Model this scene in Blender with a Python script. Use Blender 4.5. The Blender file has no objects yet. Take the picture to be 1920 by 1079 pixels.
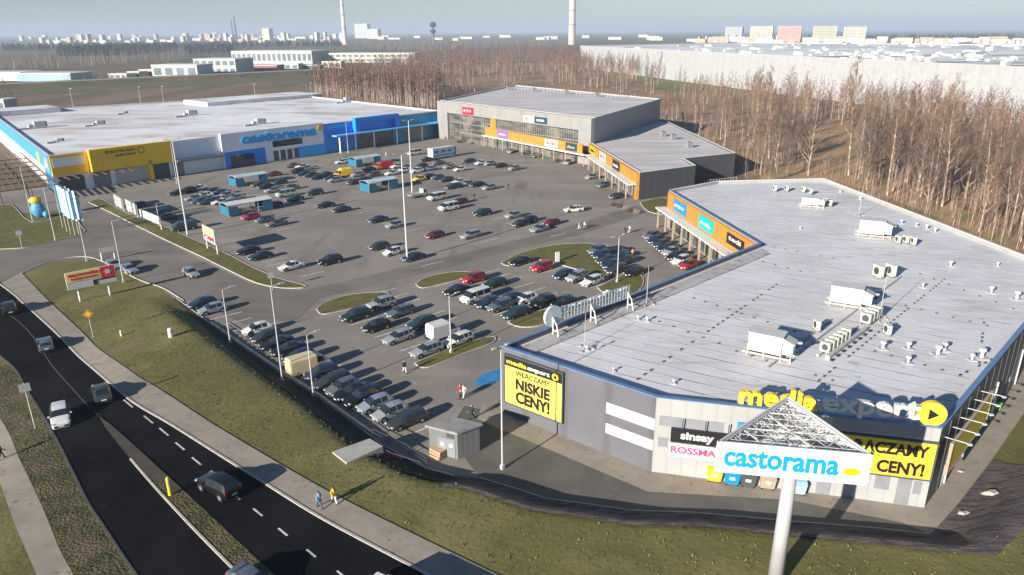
import bpy, math, random
from math import sin, cos, tan, radians, pi, hypot, atan2, sqrt
from mathutils import Vector, Matrix
random.seed(7)
S = bpy.context.scene
COL = S.collection

# ------------------------------------------------------------------ camera
FPX, PITCH, ROLL, CH = 1343.0, radians(19.7), radians(-0.38), 40.0
_f = Vector((0, cos(PITCH), -sin(PITCH))); _r = Vector((1, 0, 0)); _u = _r.cross(_f)
CR = cos(ROLL)*_r + sin(ROLL)*_u
CU = -sin(ROLL)*_r + cos(ROLL)*_u
cam = bpy.data.cameras.new("camera"); camo = bpy.data.objects.new("camera", cam); COL.objects.link(camo)
m3 = Matrix((CR, CU, -_f)).transposed()
camo.matrix_world = Matrix.Translation((0, 0, CH)) @ m3.to_4x4()
cam.sensor_width = 36; cam.lens = FPX/1920*36; cam.clip_start = 1; cam.clip_end = 60000
S.camera = camo

# ------------------------------------------------------------------ sky, sun, exposure
SUN_EL, SUN_AZ = radians(18), radians(228)     # direction the light comes from
w = bpy.data.worlds.new("World"); S.world = w; w.use_nodes = True
nt = w.node_tree
sky = nt.nodes.new('ShaderNodeTexSky'); sky.sky_type = 'NISHITA'; sky.sun_disc = False
sky.sun_elevation = SUN_EL; sky.sun_rotation = radians(222)
sky.air_density = 1.0; sky.dust_density = .2; sky.ozone_density = 5.0
nt.links.new(sky.outputs[0], nt.nodes['Background'].inputs[0])
nt.nodes['Background'].inputs[1].default_value = 0.05
sl = bpy.data.lights.new("sun", 'SUN'); sl.energy = 5.0; sl.angle = radians(0.5); sl.color = (1.0, 0.92, 0.80)
so = bpy.data.objects.new("sun", sl); COL.objects.link(so)
sd = Vector((cos(SUN_AZ)*cos(SUN_EL), sin(SUN_AZ)*cos(SUN_EL), sin(SUN_EL)))
so.rotation_euler = sd.to_track_quat('Z', 'Y').to_euler(); so.location = (0, 0, 60)
S.view_settings.view_transform = 'Standard'; S.view_settings.look = 'None'
S.view_settings.exposure = 1.12; S.view_settings.gamma = 1.0
S.cycles.use_denoising = True
S.cycles.max_bounces = 5; S.cycles.diffuse_bounces = 2; S.cycles.glossy_bounces = 2
S.cycles.transparent_max_bounces = 12; S.cycles.volume_bounces = 0

# ------------------------------------------------------------------ placing helpers
def ray(x, y): return _f + CR*((x-960)/FPX) - CU*((y-539.5)/FPX)
def at(x, y, z=0.0):
    d = ray(x, y); t = (z-CH)/d.z
    return Vector((d.x*t, d.y*t, z))
def hz(x, y0, y1, z=0.0):
    p = at(x, y0, z); d = ray(x, y1); return CH + (p.y/d.y)*d.z
def sstep(a, b, t):
    t = max(0.0, min(1.0, (t-a)/(b-a))); return t*t*(3-2*t)

# toe of the bank between the low shopping yard and the higher road side
TOE = [at(*p) for p in [(330,560),(400,612),(460,655),(530,703),(600,748),(660,792),(720,838),(800,880),(850,893),(900,897),(960,915),(1020,935),(1100,946),(1180,958),(1300,962),(1500,980),(1650,992),(1745,1003),(1800,940),(1860,862),(1920,775),(2000,660)]]
def seg_d(px, py, a, b):
    dx, dy = b[0]-a[0], b[1]-a[1]; t = ((px-a[0])*dx+(py-a[1])*dy)/(dx*dx+dy*dy)
    tt = max(0, min(1, t)); ex, ey = px-a[0]-dx*tt, py-a[1]-dy*tt
    return hypot(ex, ey), dx*(py-a[1])-dy*(px-a[0])
def inpoly(x, y, P):
    c = False; n = len(P); j = n-1
    for i in range(n):
        if (P[i][1] > y) != (P[j][1] > y) and x < (P[j][0]-P[i][0])*(y-P[i][1])/(P[j][1]-P[i][1])+P[i][0]: c = not c
        j = i
    return c
LOWP = [(p.x, p.y) for p in TOE] + [(120, 140), (120, 200), (-200, 200), (-200, 128), (TOE[0].x-20, TOE[0].y+2)]
BANK = 1.7
def hgt(x, y):
    if y > 135 or y < -100 or x < -70 or x > 160: return 0.0
    if inpoly(x, y, LOWP): return 0.0
    d = min(seg_d(x, y, TOE[i], TOE[i+1])[0] for i in range(len(TOE)-1))
    wd = 3.0 + 1.6*sstep(35, 45, x)
    return BANK*sstep(0.9, wd+.9, d)*sstep(-62, -44, x)*(1-sstep(95, 120, y))*(1-sstep(110, 150, x))
def ath(x, y, dz=0.0):
    z = 0.0
    for _ in range(8):
        p = at(x, y, z); z = 0.5*z + 0.5*hgt(p.x, p.y)
    p = at(x, y, z); return Vector((p.x, p.y, hgt(p.x, p.y)+dz))

# ------------------------------------------------------------------ materials
_mats = {}
def mat(name, col, rough=.7, metal=0.0, var=0.12, scale=1.0, col2=None, bump=0.0, bscale=20, detail=4, coord='Object', spec=.5, emit=None):
    if name in _mats: return _mats[name]
    m = bpy.data.materials.new(name); m.use_nodes = True; t = m.node_tree; N = t.nodes; L = t.links
    b = N['Principled BSDF']; b.inputs['Roughness'].default_value = rough; b.inputs['Metallic'].default_value = metal
    b.inputs['Specular IOR Level'].default_value = spec
    tc = N.new('ShaderNodeTexCoord')
    no = N.new('ShaderNodeTexNoise'); no.inputs['Scale'].default_value = scale; no.inputs['Detail'].default_value = detail
    L.new(tc.outputs[coord], no.inputs['Vector'])
    r = N.new('ShaderNodeValToRGB'); r.color_ramp.elements[0].position = .34; r.color_ramp.elements[1].position = .66
    c1 = [max(0, c*(1-var)) for c in col]; c2 = col2 if col2 else [min(1, c*(1+var)) for c in col]
    r.color_ramp.elements[0].color = (*c1, 1); r.color_ramp.elements[1].color = (*c2, 1)
    L.new(no.outputs['Fac'], r.inputs['Fac']); L.new(r.outputs['Color'], b.inputs['Base Color'])
    if bump:
        n2 = N.new('ShaderNodeTexNoise'); n2.inputs['Scale'].default_value = bscale; n2.inputs['Detail'].default_value = 5
        L.new(tc.outputs[coord], n2.inputs['Vector'])
        bp = N.new('ShaderNodeBump'); bp.inputs['Strength'].default_value = bump; bp.inputs['Distance'].default_value = .1
        L.new(n2.outputs['Fac'], bp.inputs['Height']); L.new(bp.outputs['Normal'], b.inputs['Normal'])
    _mats[name] = m; return m

def mix_mat(name, layers, rough=.85, bump=.4, bscale=6, spec=.3, bdist=.1):
    """layers: first colour, then (colour, noise scale, lo, hi, detail) put over it one by one"""
    m = bpy.data.materials.new(name); m.use_nodes = True; t = m.node_tree; N = t.nodes; L = t.links
    b = N['Principled BSDF']; b.inputs['Roughness'].default_value = rough; b.inputs['Specular IOR Level'].default_value = spec
    tc = N.new('ShaderNodeTexCoord'); prev = None; k = 0
    base = N.new('ShaderNodeRGB'); base.outputs[0].default_value = (*layers[0], 1); prev = base.outputs[0]
    for (c, sc, lo, hi, det) in layers[1:]:
        k += 1
        mp = N.new('ShaderNodeMapping'); mp.inputs['Location'].default_value = (k*13.7, k*7.3, k*3.1)
        if isinstance(sc, tuple):
            mp.inputs['Rotation'].default_value = (0, 0, sc[2]); mp.inputs['Scale'].default_value = (sc[0], sc[1], 1); s0 = 1.0
        else: s0 = sc
        L.new(tc.outputs['Object'], mp.inputs['Vector'])
        no = N.new('ShaderNodeTexNoise'); no.inputs['Scale'].default_value = s0; no.inputs['Detail'].default_value = det
        no.inputs['Roughness'].default_value = .6
        L.new(mp.outputs[0], no.inputs['Vector'])
        mr = N.new('ShaderNodeMapRange'); mr.inputs['From Min'].default_value = lo; mr.inputs['From Max'].default_value = hi
        L.new(no.outputs['Fac'], mr.inputs['Value'])
        mx = N.new('ShaderNodeMix'); mx.data_type = 'RGBA'
        L.new(mr.outputs[0], mx.inputs['Factor']); L.new(prev, mx.inputs['A']); mx.inputs['B'].default_value = (*c, 1)
        prev = mx.outputs['Result']
    L.new(prev, b.inputs['Base Color'])
    if bump:
        n2 = N.new('ShaderNodeTexNoise'); n2.inputs['Scale'].default_value = bscale; n2.inputs['Detail'].default_value = 6
        L.new(tc.outputs['Object'], n2.inputs['Vector'])
        bp = N.new('ShaderNodeBump'); bp.inputs['Strength'].default_value = bump; bp.inputs['Distance'].default_value = bdist
        L.new(n2.outputs['Fac'], bp.inputs['Height']); L.new(bp.outputs['Normal'], b.inputs['Normal'])
    _mats[name] = m; return m

def ribbed(name, col, period=.9, ang=0.0, depth=.25, rough=.5, axis='along', dark=.82):
    """sheet cladding: thin vertical or lengthwise ribs from a wave, plus slight grime"""
    m = bpy.data.materials.new(name); m.use_nodes = True; t = m.node_tree; N = t.nodes; L = t.links
    b = N['Principled BSDF']; b.inputs['Roughness'].default_value = rough
    tc = N.new('ShaderNodeTexCoord'); mp = N.new('ShaderNodeMapping'); mp.inputs['Rotation'].default_value = (0, 0, ang)
    L.new(tc.outputs['Object'], mp.inputs['Vector'])
    wv = N.new('ShaderNodeTexWave'); wv.wave_type = 'BANDS'; wv.bands_direction = 'X'; wv.wave_profile = 'SIN'
    wv.inputs['Scale'].default_value = 2*pi/(20*period)*1.0; wv.inputs['Distortion'].default_value = 0
    L.new(mp.outputs[0], wv.inputs['Vector'])
    mr = N.new('ShaderNodeMapRange'); mr.inputs['From Min'].default_value = 0.0; mr.inputs['From Max'].default_value = .12
    L.new(wv.outputs['Fac'], mr.inputs['Value'])
    no = N.new('ShaderNodeTexNoise'); no.inputs['Scale'].default_value = .35; no.inputs['Detail'].default_value = 5
    L.new(tc.outputs['Object'], no.inputs['Vector'])
    mr2 = N.new('ShaderNodeMapRange'); mr2.inputs['From Min'].default_value = .3; mr2.inputs['From Max'].default_value = .7
    mr2.inputs['To Min'].default_value = .9; mr2.inputs['To Max'].default_value = 1.05
    L.new(no.outputs['Fac'], mr2.inputs['Value'])
    mx = N.new('ShaderNodeMix'); mx.data_type = 'RGBA'; L.new(mr.outputs[0], mx.inputs['Factor'])
    mx.inputs['A'].default_value = (*[c*dark for c in col], 1); mx.inputs['B'].default_value = (*col, 1)
    vm = N.new('ShaderNodeVectorMath'); vm.operation = 'SCALE'
    L.new(mx.outputs['Result'], vm.inputs[0]); L.new(mr2.outputs[0], vm.inputs['Scale'])
    L.new(vm.outputs[0], b.inputs['Base Color'])
    bp = N.new('ShaderNodeBump'); bp.inputs['Strength'].default_value = depth; bp.inputs['Distance'].default_value = .05
    L.new(wv.outputs['Fac'], bp.inputs['Height']); L.new(bp.outputs['Normal'], b.inputs['Normal'])
    _mats[name] = m; return m

WHITE = mat('white_paint', (.60,.60,.58), .5, var=.05, scale=.6)
LGREY = mat('light_grey_metal', (.46,.47,.48), .4, .3, var=.08, scale=2)
POLEM = mat('galvanised_steel', (.55,.56,.56), .45, .25, var=.08, scale=3)
MGREY = mat('mid_grey_metal', (.22,.23,.25), .5, .1, var=.08)
DGREY = mat('dark_grey_metal', (.07,.075,.085), .5, .1, var=.1)
BLACK = mat('black_paint', (.012,.012,.014), .45, var=.1)
RUBBER = mat('rubber', (.015,.015,.016), .9, var=.1)
GLASS = mat('dark_glass', (.018,.024,.03), .06, 0, var=.1, spec=.9)
SHOPG = mat('shop_glass', (.06,.08,.085), .12, 0, var=.5, scale=.5, spec=.8)
YEL = mat('sign_yellow', (.72,.50,.035), .5, var=.03)
YELP = mat('pale_sign_yellow', (.70,.56,.10), .5, var=.03)
CASTY = mat('facade_yellow', (.58,.36,.01), .5, var=.05, scale=.4)
CBLUE = mat('logo_blue', (.0,.21,.50), .5, var=.03)
FBLUE = mat('facade_blue', (.01,.17,.50), .5, var=.06, scale=.3)
TEALB = mat('facade_teal_blue', (.015,.15,.25), .5, var=.08, scale=.3)
SKYB = mat('facade_sky_blue', (.06,.29,.50), .5, var=.05, scale=.2)
ORANGE = mat('orange_fascia', (.42,.20,.03), .55, var=.1, scale=.5)
RED = mat('sign_red', (.65,.02,.04), .5, var=.05)
PINKR = mat('soft_red_lettering', (.75,.06,.16), .5, var=.05)
NAVY = mat('sign_navy', (.01,.05,.09), .5, var=.05)
TEAL = mat('sign_teal', (.0,.42,.42), .5, var=.05)
PURP = mat('sign_purple', (.20,.10,.55), .5, var=.05)
SBLUE = mat('sign_blue', (.02,.22,.62), .5, var=.05)
SIGNW = mat('sign_white', (.55,.55,.54), .5, var=.02)
CONC = mat('concrete', (.33,.31,.28), .85, var=.15, scale=1.5, bump=.2)
KERB = mat('kerb_concrete', (.42,.39,.34), .85, var=.12, scale=2)
CARDB = mat('cardboard', (.48,.30,.18), .8, var=.15)
BRICKY = mat('tan_brick', (.32,.25,.19), .85, var=.15, scale=3)
RUST = mat('brown_timber', (.10,.055,.045), .8, var=.2, scale=2)

# ------------------------------------------------------------------ mesh helpers
class MB:
    def __init__(s): s.v = []; s.f = []; s.m = []; s.cur = 0
    def vs(s, pts): i = len(s.v); s.v += [tuple(p) for p in pts]; return i
    def face(s, pts, m=None):
        i = s.vs(pts); s.f.append(tuple(range(i, i+len(pts)))); s.m.append(s.cur if m is None else m)
    def hexa(s, b, t, m=None):
        i = s.vs(b); n = len(b); s.vs(t)
        mm = s.cur if m is None else m
        s.f.append(tuple(i+k for k in range(n))[::-1]); s.m.append(mm)
        s.f.append(tuple(i+n+k for k in range(n))); s.m.append(mm)
        for k in range(n):
            s.f.append((i+k, i+(k+1) % n, i+n+(k+1) % n, i+n+k)); s.m.append(mm)
    def box(s, c, d, rz=0.0, m=None):
        hx, hy, hz_ = d[0]/2, d[1]/2, d[2]/2; ca, sa = cos(rz), sin(rz)
        q = [(c[0]+x*ca-y*sa, c[1]+x*sa+y*ca) for x, y in ((-hx,-hy),(hx,-hy),(hx,hy),(-hx,hy))]
        s.hexa([(x, y, c[2]-hz_) for x, y in q], [(x, y, c[2]+hz_) for x, y in q], m)
    def bar(s, a, b, wd, m=None, n=4):
        a = Vector(a); b = Vector(b); d = (b-a).normalized()
        up = Vector((0, 0, 1)) if abs(d.z) < .95 else Vector((1, 0, 0))
        x = d.cross(up).normalized(); y = x.cross(d)
        o = pi/4 if n == 4 else 0; r = wd/2*(1.2 if n == 4 else 1)
        A = [a+(x*cos(o+2*pi*k/n)+y*sin(o+2*pi*k/n))*r for k in range(n)]
        B = [b+(x*cos(o+2*pi*k/n)+y*sin(o+2*pi*k/n))*r for k in range(n)]
        s.hexa(A, B, m)
    def cone(s, a, b, r0, r1, n=8, m=None):
        a = Vector(a); b = Vector(b); d = (b-a).normalized()
        up = Vector((0, 0, 1)) if abs(d.z) < .95 else Vector((1, 0, 0))
        x = d.cross(up).normalized(); y = x.cross(d)
        s.hexa([a+(x*cos(2*pi*k/n)+y*sin(2*pi*k/n))*r0 for k in range(n)],
               [b+(x*cos(2*pi*k/n)+y*sin(2*pi*k/n))*r1 for k in range(n)], m)
    def prism(s, poly, z0, z1, m=None):
        s.hexa([(p[0], p[1], z0) for p in poly], [(p[0], p[1], z1) for p in poly], m)
    def mesh(s, name, mats, off=(0, 0, 0)):
        me = bpy.data.meshes.new(name)
        me.from_pydata([(x-off[0], y-off[1], z-off[2]) for x, y, z in s.v], [], s.f)
        for mm in (mats if isinstance(mats, (list, tuple)) else [mats]): me.materials.append(mm)
        if any(s.m): me.polygons.foreach_set('material_index', s.m)
        me.update(); return me
    def build(s, name, mats, parent=None, smooth=False):
        off = parent.location if parent else (0, 0, 0)
        if parent and parent.parent: off = parent.location + parent.parent.location
        me = s.mesh(name, mats, off); o = bpy.data.objects.new(name, me); COL.objects.link(o)
        if smooth: me.shade_smooth()
        if parent: o.parent = parent
        return o
def tag(o, label, cat, group=None):
    o['label'] = label; o['category'] = cat
    if group: o['group'] = group
    return o
def thing(name, label, cat, loc=(0, 0, 0), rz=0.0, group=None):
    o = bpy.data.objects.new(name, None); COL.objects.link(o); o.empty_display_size = .3
    o.location = loc; o.rotation_euler = (0, 0, rz); return tag(o, label, cat, group)
def obj(name, mesh, parent=None, label=None):
    o = bpy.data.objects.new(name, mesh); COL.objects.link(o)
    if parent: o.parent = parent
    if label: o['label'] = label
    return o
def copy_tree(o, parent=None):
    c = o.copy(); COL.objects.link(c)
    if parent: c.parent = parent
    for ch in list(o.children): copy_tree(ch, c)
    return c
def struct(o, kind='structure'): o['kind'] = kind; return o
def inset(poly, d):
    n = len(poly); A = sum(poly[i][0]*poly[(i+1) % n][1]-poly[(i+1) % n][0]*poly[i][1] for i in range(n))
    sg = 1 if A > 0 else -1; out = []
    for i in range(n):
        p0, p1, p2 = Vector(poly[i-1][:2]), Vector(poly[i][:2]), Vector(poly[(i+1) % n][:2])
        e1 = (p1-p0).normalized(); e2 = (p2-p1).normalized()
        n1 = Vector((-e1.y, e1.x))*sg; n2 = Vector((-e2.y, e2.x))*sg
        k = (n1+n2); k = k/max(.3, (1+n1.dot(n2)))
        out.append((p1.x+k.x*d, p1.y+k.y*d))
    return out
def tri(poly):
    from mathutils.geometry import tessellate_polygon
    return tessellate_polygon([[Vector((p[0], p[1], 0)) for p in poly]])
def sheet(name, poly, z, mt, parent=None, kind='structure'):
    me = bpy.data.meshes.new(name); T = tri(poly); fs = []
    for a, b, c in T:
        A, B, C = poly[a], poly[b], poly[c]
        cr = (B[0]-A[0])*(C[1]-A[1])-(B[1]-A[1])*(C[0]-A[0]); fs.append((a, b, c) if cr > 0 else (a, c, b))
    off = parent.location if parent else (0, 0, 0)
    me.from_pydata([(p[0]-off[0], p[1]-off[1], z-off[2]) for p in poly], [], fs); me.materials.append(mt)
    o = obj(name, me, parent)
    if kind and not parent: o['kind'] = kind
    return o
def smooth_line(P, n=4):
    """catmull-rom through 2d/3d points"""
    out = []
    for i in range(len(P)-1):
        p0 = P[max(0, i-1)]; p1 = P[i]; p2 = P[i+1]; p3 = P[min(len(P)-1, i+2)]
        for k in range(n):
            t = k/n
            out.append(Vector([.5*((2*p1[j])+(-p0[j]+p2[j])*t+(2*p0[j]-5*p1[j]+4*p2[j]-p3[j])*t*t+(-p0[j]+3*p1[j]-3*p2[j]+p3[j])*t**3) for j in range(2)]))
    out.append(Vector(P[-1][:2])); return out
def resample(P, n):
    L = [0]
    for a, b in zip(P, P[1:]): L.append(L[-1]+(Vector(b[:2])-Vector(a[:2])).length)
    out = []; j = 0
    for k in range(n+1):
        s = L[-1]*k/n
        while j < len(P)-2 and L[j+1] < s: j += 1
        t = (s-L[j])/max(1e-6, L[j+1]-L[j]); out.append(Vector(P[j][:2]).lerp(Vector(P[j+1][:2]), t))
    return out
def ribbon(name, A, B, n, across, dz, mt, kind='structure', mb=None):
    """sheet between two lines, laid on the terrain"""
    A = resample(A, n); B = resample(B, n); own = mb is None
    mb = mb or MB(); i0 = len(mb.v)
    for k in range(n+1):
        for j in range(across+1):
            p = A[k].lerp(B[k], j/across); mb.v.append((p.x, p.y, hgt(p.x, p.y)+dz))
    for k in range(n):
        for j in range(across):
            a = i0+k*(across+1)+j; q = (a, a+1, a+across+2, a+across+1)
            va, vb, vc = mb.v[q[0]], mb.v[q[1]], mb.v[q[2]]
            cr = (vb[0]-va[0])*(vc[1]-va[1])-(vb[1]-va[1])*(vc[0]-va[0])
            mb.f.append(q if cr > 0 else q[::-1]); mb.m.append(0)
    if own: return struct(mb.build(name, mt), kind)
def kerb(mb, P, z=0.0, w_=.15, h=.12, terr=False):
    P = [Vector(p[:2]) for p in P]
    for a, b in zip(P, P[1:]):
        L = (b-a).length
        if L < .05: continue
        m_ = max(1, int(L/3)) if terr else 1
        for k in range(m_):
            p, q = a.lerp(b, k/m_), a.lerp(b, (k+1)/m_)
            z0 = hgt(p.x, p.y) if terr else z; z1 = hgt(q.x, q.y) if terr else z
            d = (q-p).normalized(); nn = Vector((-d.y, d.x))*w_/2; p_ = p-d*.01; q_ = q+d*.01
            mb.hexa([(p_.x-nn.x, p_.y-nn.y, z0-.2), (q_.x-nn.x, q_.y-nn.y, z1-.2), (q_.x+nn.x, q_.y+nn.y, z1-.2), (p_.x+nn.x, p_.y+nn.y, z0-.2)],
                    [(p_.x-nn.x, p_.y-nn.y, z0+h), (q_.x-nn.x, q_.y-nn.y, z1+h), (q_.x+nn.x, q_.y+nn.y, z1+h), (p_.x+nn.x, p_.y+nn.y, z0+h)])

_txt = {}
def text_pts(s, bold=0.0, ext=.02):
    key = (s, bold, ext)
    if key in _txt: return _txt[key]
    c = bpy.data.curves.new('t', 'FONT'); c.body = s; c.size = 1; c.extrude = ext; c.offset = bold; c.resolution_u = 3
    o = bpy.data.objects.new('t', c); COL.objects.link(o)
    me = bpy.data.meshes.new_from_object(o.evaluated_get(bpy.context.evaluated_depsgraph_get()))
    v = [tuple(q.co) for q in me.vertices]; f = [tuple(p.vertices) for p in me.polygons]
    bpy.data.objects.remove(o); bpy.data.curves.remove(c); bpy.data.meshes.remove(me)
    x0 = min(p[0] for p in v); x1 = max(p[0] for p in v); y0 = min(p[1] for p in v); y1 = max(p[1] for p in v)
    _txt[key] = (v, f, x0, x1, y0, y1); return _txt[key]
class Face:
    """a vertical plane through two ground points; s runs along it, n points out of it"""
    def __init__(s, P0, P1, out=None):
        s.p = Vector((P0[0], P0[1])); q = Vector((P1[0], P1[1])); s.L = (q-s.p).length; s.u = (q-s.p).normalized()
        s.n = Vector((s.u.y, -s.u.x))
        if s.n.dot(Vector(out if out else (0, 0))-s.p) < 0: s.n = -s.n
    def P(s, a, z, off=0.0): q = s.p+s.u*a+s.n*off; return Vector((q.x, q.y, z))
    def sz(s, px, py):
        d = ray(px, py); den = d.x*s.n.x+d.y*s.n.y; t = (s.p.x*s.n.x+s.p.y*s.n.y)/den
        x, y, z = d.x*t, d.y*t, CH+d.z*t; return (x-s.p.x)*s.u.x+(y-s.p.y)*s.u.y, z
    def rect(s, mb, a0, a1, z0, z1, off=.02, th=.06, m=None):
        if a0 > a1: a0, a1 = a1, a0
        b = [s.P(a0, z0, off-th), s.P(a1, z0, off-th), s.P(a1, z0, off), s.P(a0, z0, off)]
        mb.hexa(b, [(q.x, q.y, z1) for q in b], m)
    def text(s, mb, txt, a0, a1, z0, z1, off=.04, bold=.02, ext=.02, m=None, keep=False):
        """fit the text into a0..a1 by z0..z1; s may run either way as seen from outside"""
        v, f, x0, x1, y0, y1 = text_pts(txt, bold, ext)
        right = s.u if (s.u.x*s.n.y-s.u.y*s.n.x) < 0 else -s.u      # reader's right when facing the wall
        # reader stands along +n: right = n x z reversed
        fl = (right-s.u).length > .1
        A0, A1 = (a1, a0) if fl else (a0, a1)
        if (fl and A0 < A1) or ((not fl) and A0 > A1): A0, A1 = A1, A0
        sx = (A1-A0)/(x1-x0); sy = (z1-z0)/(y1-y0); sn = .04/max(ext, 1e-4)*.5 if ext < .05 else 1
        i = len(mb.v)
        for (x, y, z) in v:
            q = s.P(A0+(x-x0)*sx, z0+(y-y0)*sy, off+z); mb.v.append((q.x, q.y, q.z))
        for ff in f: mb.f.append(tuple(i+k for k in ff)); mb.m.append(mb.cur if m is None else m)

def shell(name, poly, z1, wall_mats, roof_mat, parent, zr=.55, par=.35, cop=None, base_z=0.0, edges=None):
    """walls (one part per edge with its own material), parapet and a recessed roof"""
    n = len(poly); P = [Vector(p[:2]) for p in poly]
    A = sum(P[i].x*P[(i+1) % n].y-P[(i+1) % n].x*P[i].y for i in range(n))
    if A < 0: raise ValueError('ccw')
    I = [Vector(p) for p in inset([(p.x, p.y) for p in P], par)]
    for i in range(n):
        j = (i+1) % n; mb = MB()
        mb.hexa([(*P[i], base_z-.3), (*P[j], base_z-.3), (*I[j], base_z-.3), (*I[i], base_z-.3)],
                [(*P[i], z1), (*P[j], z1), (*I[j], z1), (*I[i], z1)])
        mb.build('wall', wall_mats[i % len(wall_mats)], parent)
    if cop:
        O = [Vector(p) for p in inset([(p.x, p.y) for p in P], -.06)]; I2 = [Vector(p) for p in inset([(p.x, p.y) for p in P], par+.08)]
        for i in range(n):
            j = (i+1) % n; mb = MB()
            mb.hexa([(*O[i], z1+.003), (*O[j], z1+.003), (*I2[j], z1+.003), (*I2[i], z1+.003)], [(*O[i], z1+.1), (*O[j], z1+.1), (*I2[j], z1+.1), (*I2[i], z1+.1)])
            mb.build('coping', cop[i] if isinstance(cop, list) else cop, parent)
    r = inset([(p.x, p.y) for p in P], par-.02)
    return sheet('roof', r, z1-zr, roof_mat, parent, None)

# ================================================================== SETTING
GRASS = mix_mat('rough_grass', [(.132,.120,.038), ((.108,.100,.033), .22, .42, .62, 7), ((.180,.154,.060), .10, .48, .66, 6), ((.20,.175,.085), .8, .62, .80, 7), ((.090,.086,.030), .5, .62, .78, 7), ((.15,.115,.06), .07, .66, .72, 6), ((.24,.21,.14), 3.0, .72, .80, 4)], bump=.35, bscale=2.2, bdist=.2)
LAWN = mix_mat('mown_grass', [(.125,.122,.032), ((.095,.085,.028), .6, .4, .6, 6), ((.14,.135,.045), .3, .52, .7, 5)], bump=.6, bscale=5, bdist=.15)
VERGE = mix_mat('verge_grass', [(.085,.080,.028), ((.045,.045,.018), .9, .42, .6, 6), ((.12,.085,.05), .4, .5, .66, 6), ((.17,.145,.08), 3.5, .6, .72, 6)], bump=.9, bscale=4, bdist=.3)
LAND = mix_mat('far_land', [(.10,.095,.045), ((.13,.085,.055), .004, .42, .58, 6), ((.06,.07,.03), .0017, .48, .6, 5), ((.17,.12,.08), .02, .5, .7, 5)], bump=0)
BROWN = mix_mat('leaf_litter', [(.32,.20,.12), ((.20,.125,.075), .25, .4, .6, 6), ((.34,.25,.14), .09, .5, .66, 5), ((.15,.125,.055), .05, .56, .68, 4)], bump=.8, bscale=1.5, bdist=.4)
FIELD = mix_mat('dry_field', [(.20,.135,.095), ((.16,.10,.065), (.06,.006,.5), .4, .6, 4), ((.085,.09,.035), (.03,.004,.5), .5, .65, 4)], bump=0)
GREENF = mix_mat('green_field', [(.10,.095,.04), ((.16,.115,.07), .03, .45, .65, 4)], bump=0)
LOT = mix_mat('worn_asphalt', [(.235,.211,.188), ((.190,.171,.153), .06, .4, .62, 6), ((.28,.25,.215), (.035,.16,.75), .52, .70, 5), ((.15,.133,.118), (.18,.03,.75), .56, .72, 5), ((.075,.072,.07), 1.1, .66, .76, 4)], bump=.25, bscale=25, bdist=.02, rough=.9)
DRIVE = mix_mat('drive_asphalt', [(.175,.156,.138), ((.135,.122,.111), .12, .4, .6, 6), ((.185,.168,.15), (.04,.3,.75), .5, .68, 5)], bump=.2, bscale=25, bdist=.02, rough=.9)
ROAD = mix_mat('dark_asphalt', [(.010,.010,.012), ((.0065,.0065,.0085), .2, .4, .6, 5), ((.014,.0135,.015), .08, .5, .7, 4), ((.022,.021,.021), .9, .66, .74, 5)], bump=0, bscale=30, bdist=.01, rough=.9, spec=.04)
PATH = mix_mat('paving_slabs', [(.30,.26,.215), ((.25,.215,.175), .5, .42, .62, 6), ((.15,.13,.11), 1.6, .60, .72, 4)], bump=.2, bscale=14, bdist=.02)
YARD = mix_mat('yard_asphalt', [(.120,.116,.102), ((.095,.092,.082), .3, .4, .6, 6), ((.145,.135,.12), 1.4, .6, .75, 5)], bump=.2, bscale=20, bdist=.02)
FLEECE = mix_mat('dark_fleece', [(.115,.095,.090), ((.055,.046,.050), (.5,2.2,.4), .45, .6, 5), ((.16,.135,.12), (.6,3.0,.4), .6, .72, 5), ((.13,.12,.08), .5, .62, .74, 6)], bump=.6, bscale=3.5, bdist=.15, rough=.85)
MEDIAN = mix_mat('median_paving', [(.075,.062,.05), ((.04,.036,.032), .4, .4, .65, 6), ((.17,.15,.13), 2, .62, .75, 5)], bump=.2)
LINE = mat('road_line_paint', (.50,.49,.46), .7, var=.25, scale=1.2)
LINEW = mat('worn_line_paint', (.60,.57,.52), .8, var=.3, scale=1.5)

def axis(dense0, dense1, step, far, grow=1.35):
    xs = [dense0+step*i for i in range(int((dense1-dense0)/step)+1)]
    st = step; x = xs[-1]; hi = []
    while x < far: st *= grow; x += st; hi.append(x)
    st = step; x = xs[0]; lo = []
    while x > -far: st *= grow; x -= st; lo.append(x)
    return lo[::-1]+xs+hi
gx = axis(-72, 92, 1.0, 16000); gy = axis(24, 132, 1.0, 16000)
gv = [(x, y, hgt(x, y) if (-75 < x < 170 and -100 < y < 136) else 0.0) for y in gy for x in gx]
nx = len(gx)
gf = [(j*nx+i, j*nx+i+1, (j+1)*nx+i+1, (j+1)*nx+i) for j in range(len(gy)-1) for i in range(nx-1)]
gm = [0 if (-170 < gx[i] < 130 and gy[j] < 165) else 1 for j in range(len(gy)-1) for i in range(nx-1)]
me = bpy.data.meshes.new('ground'); me.from_pydata(gv, [], gf); me.materials.append(GRASS); me.materials.append(LAND)
me.polygons.foreach_set('material_index', gm); me.shade_smooth()
struct(obj('ground', me))

A2 = lambda pts, z=0.0: [(p.x, p.y) for p in (at(a, b, z) for a, b in pts)]
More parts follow.
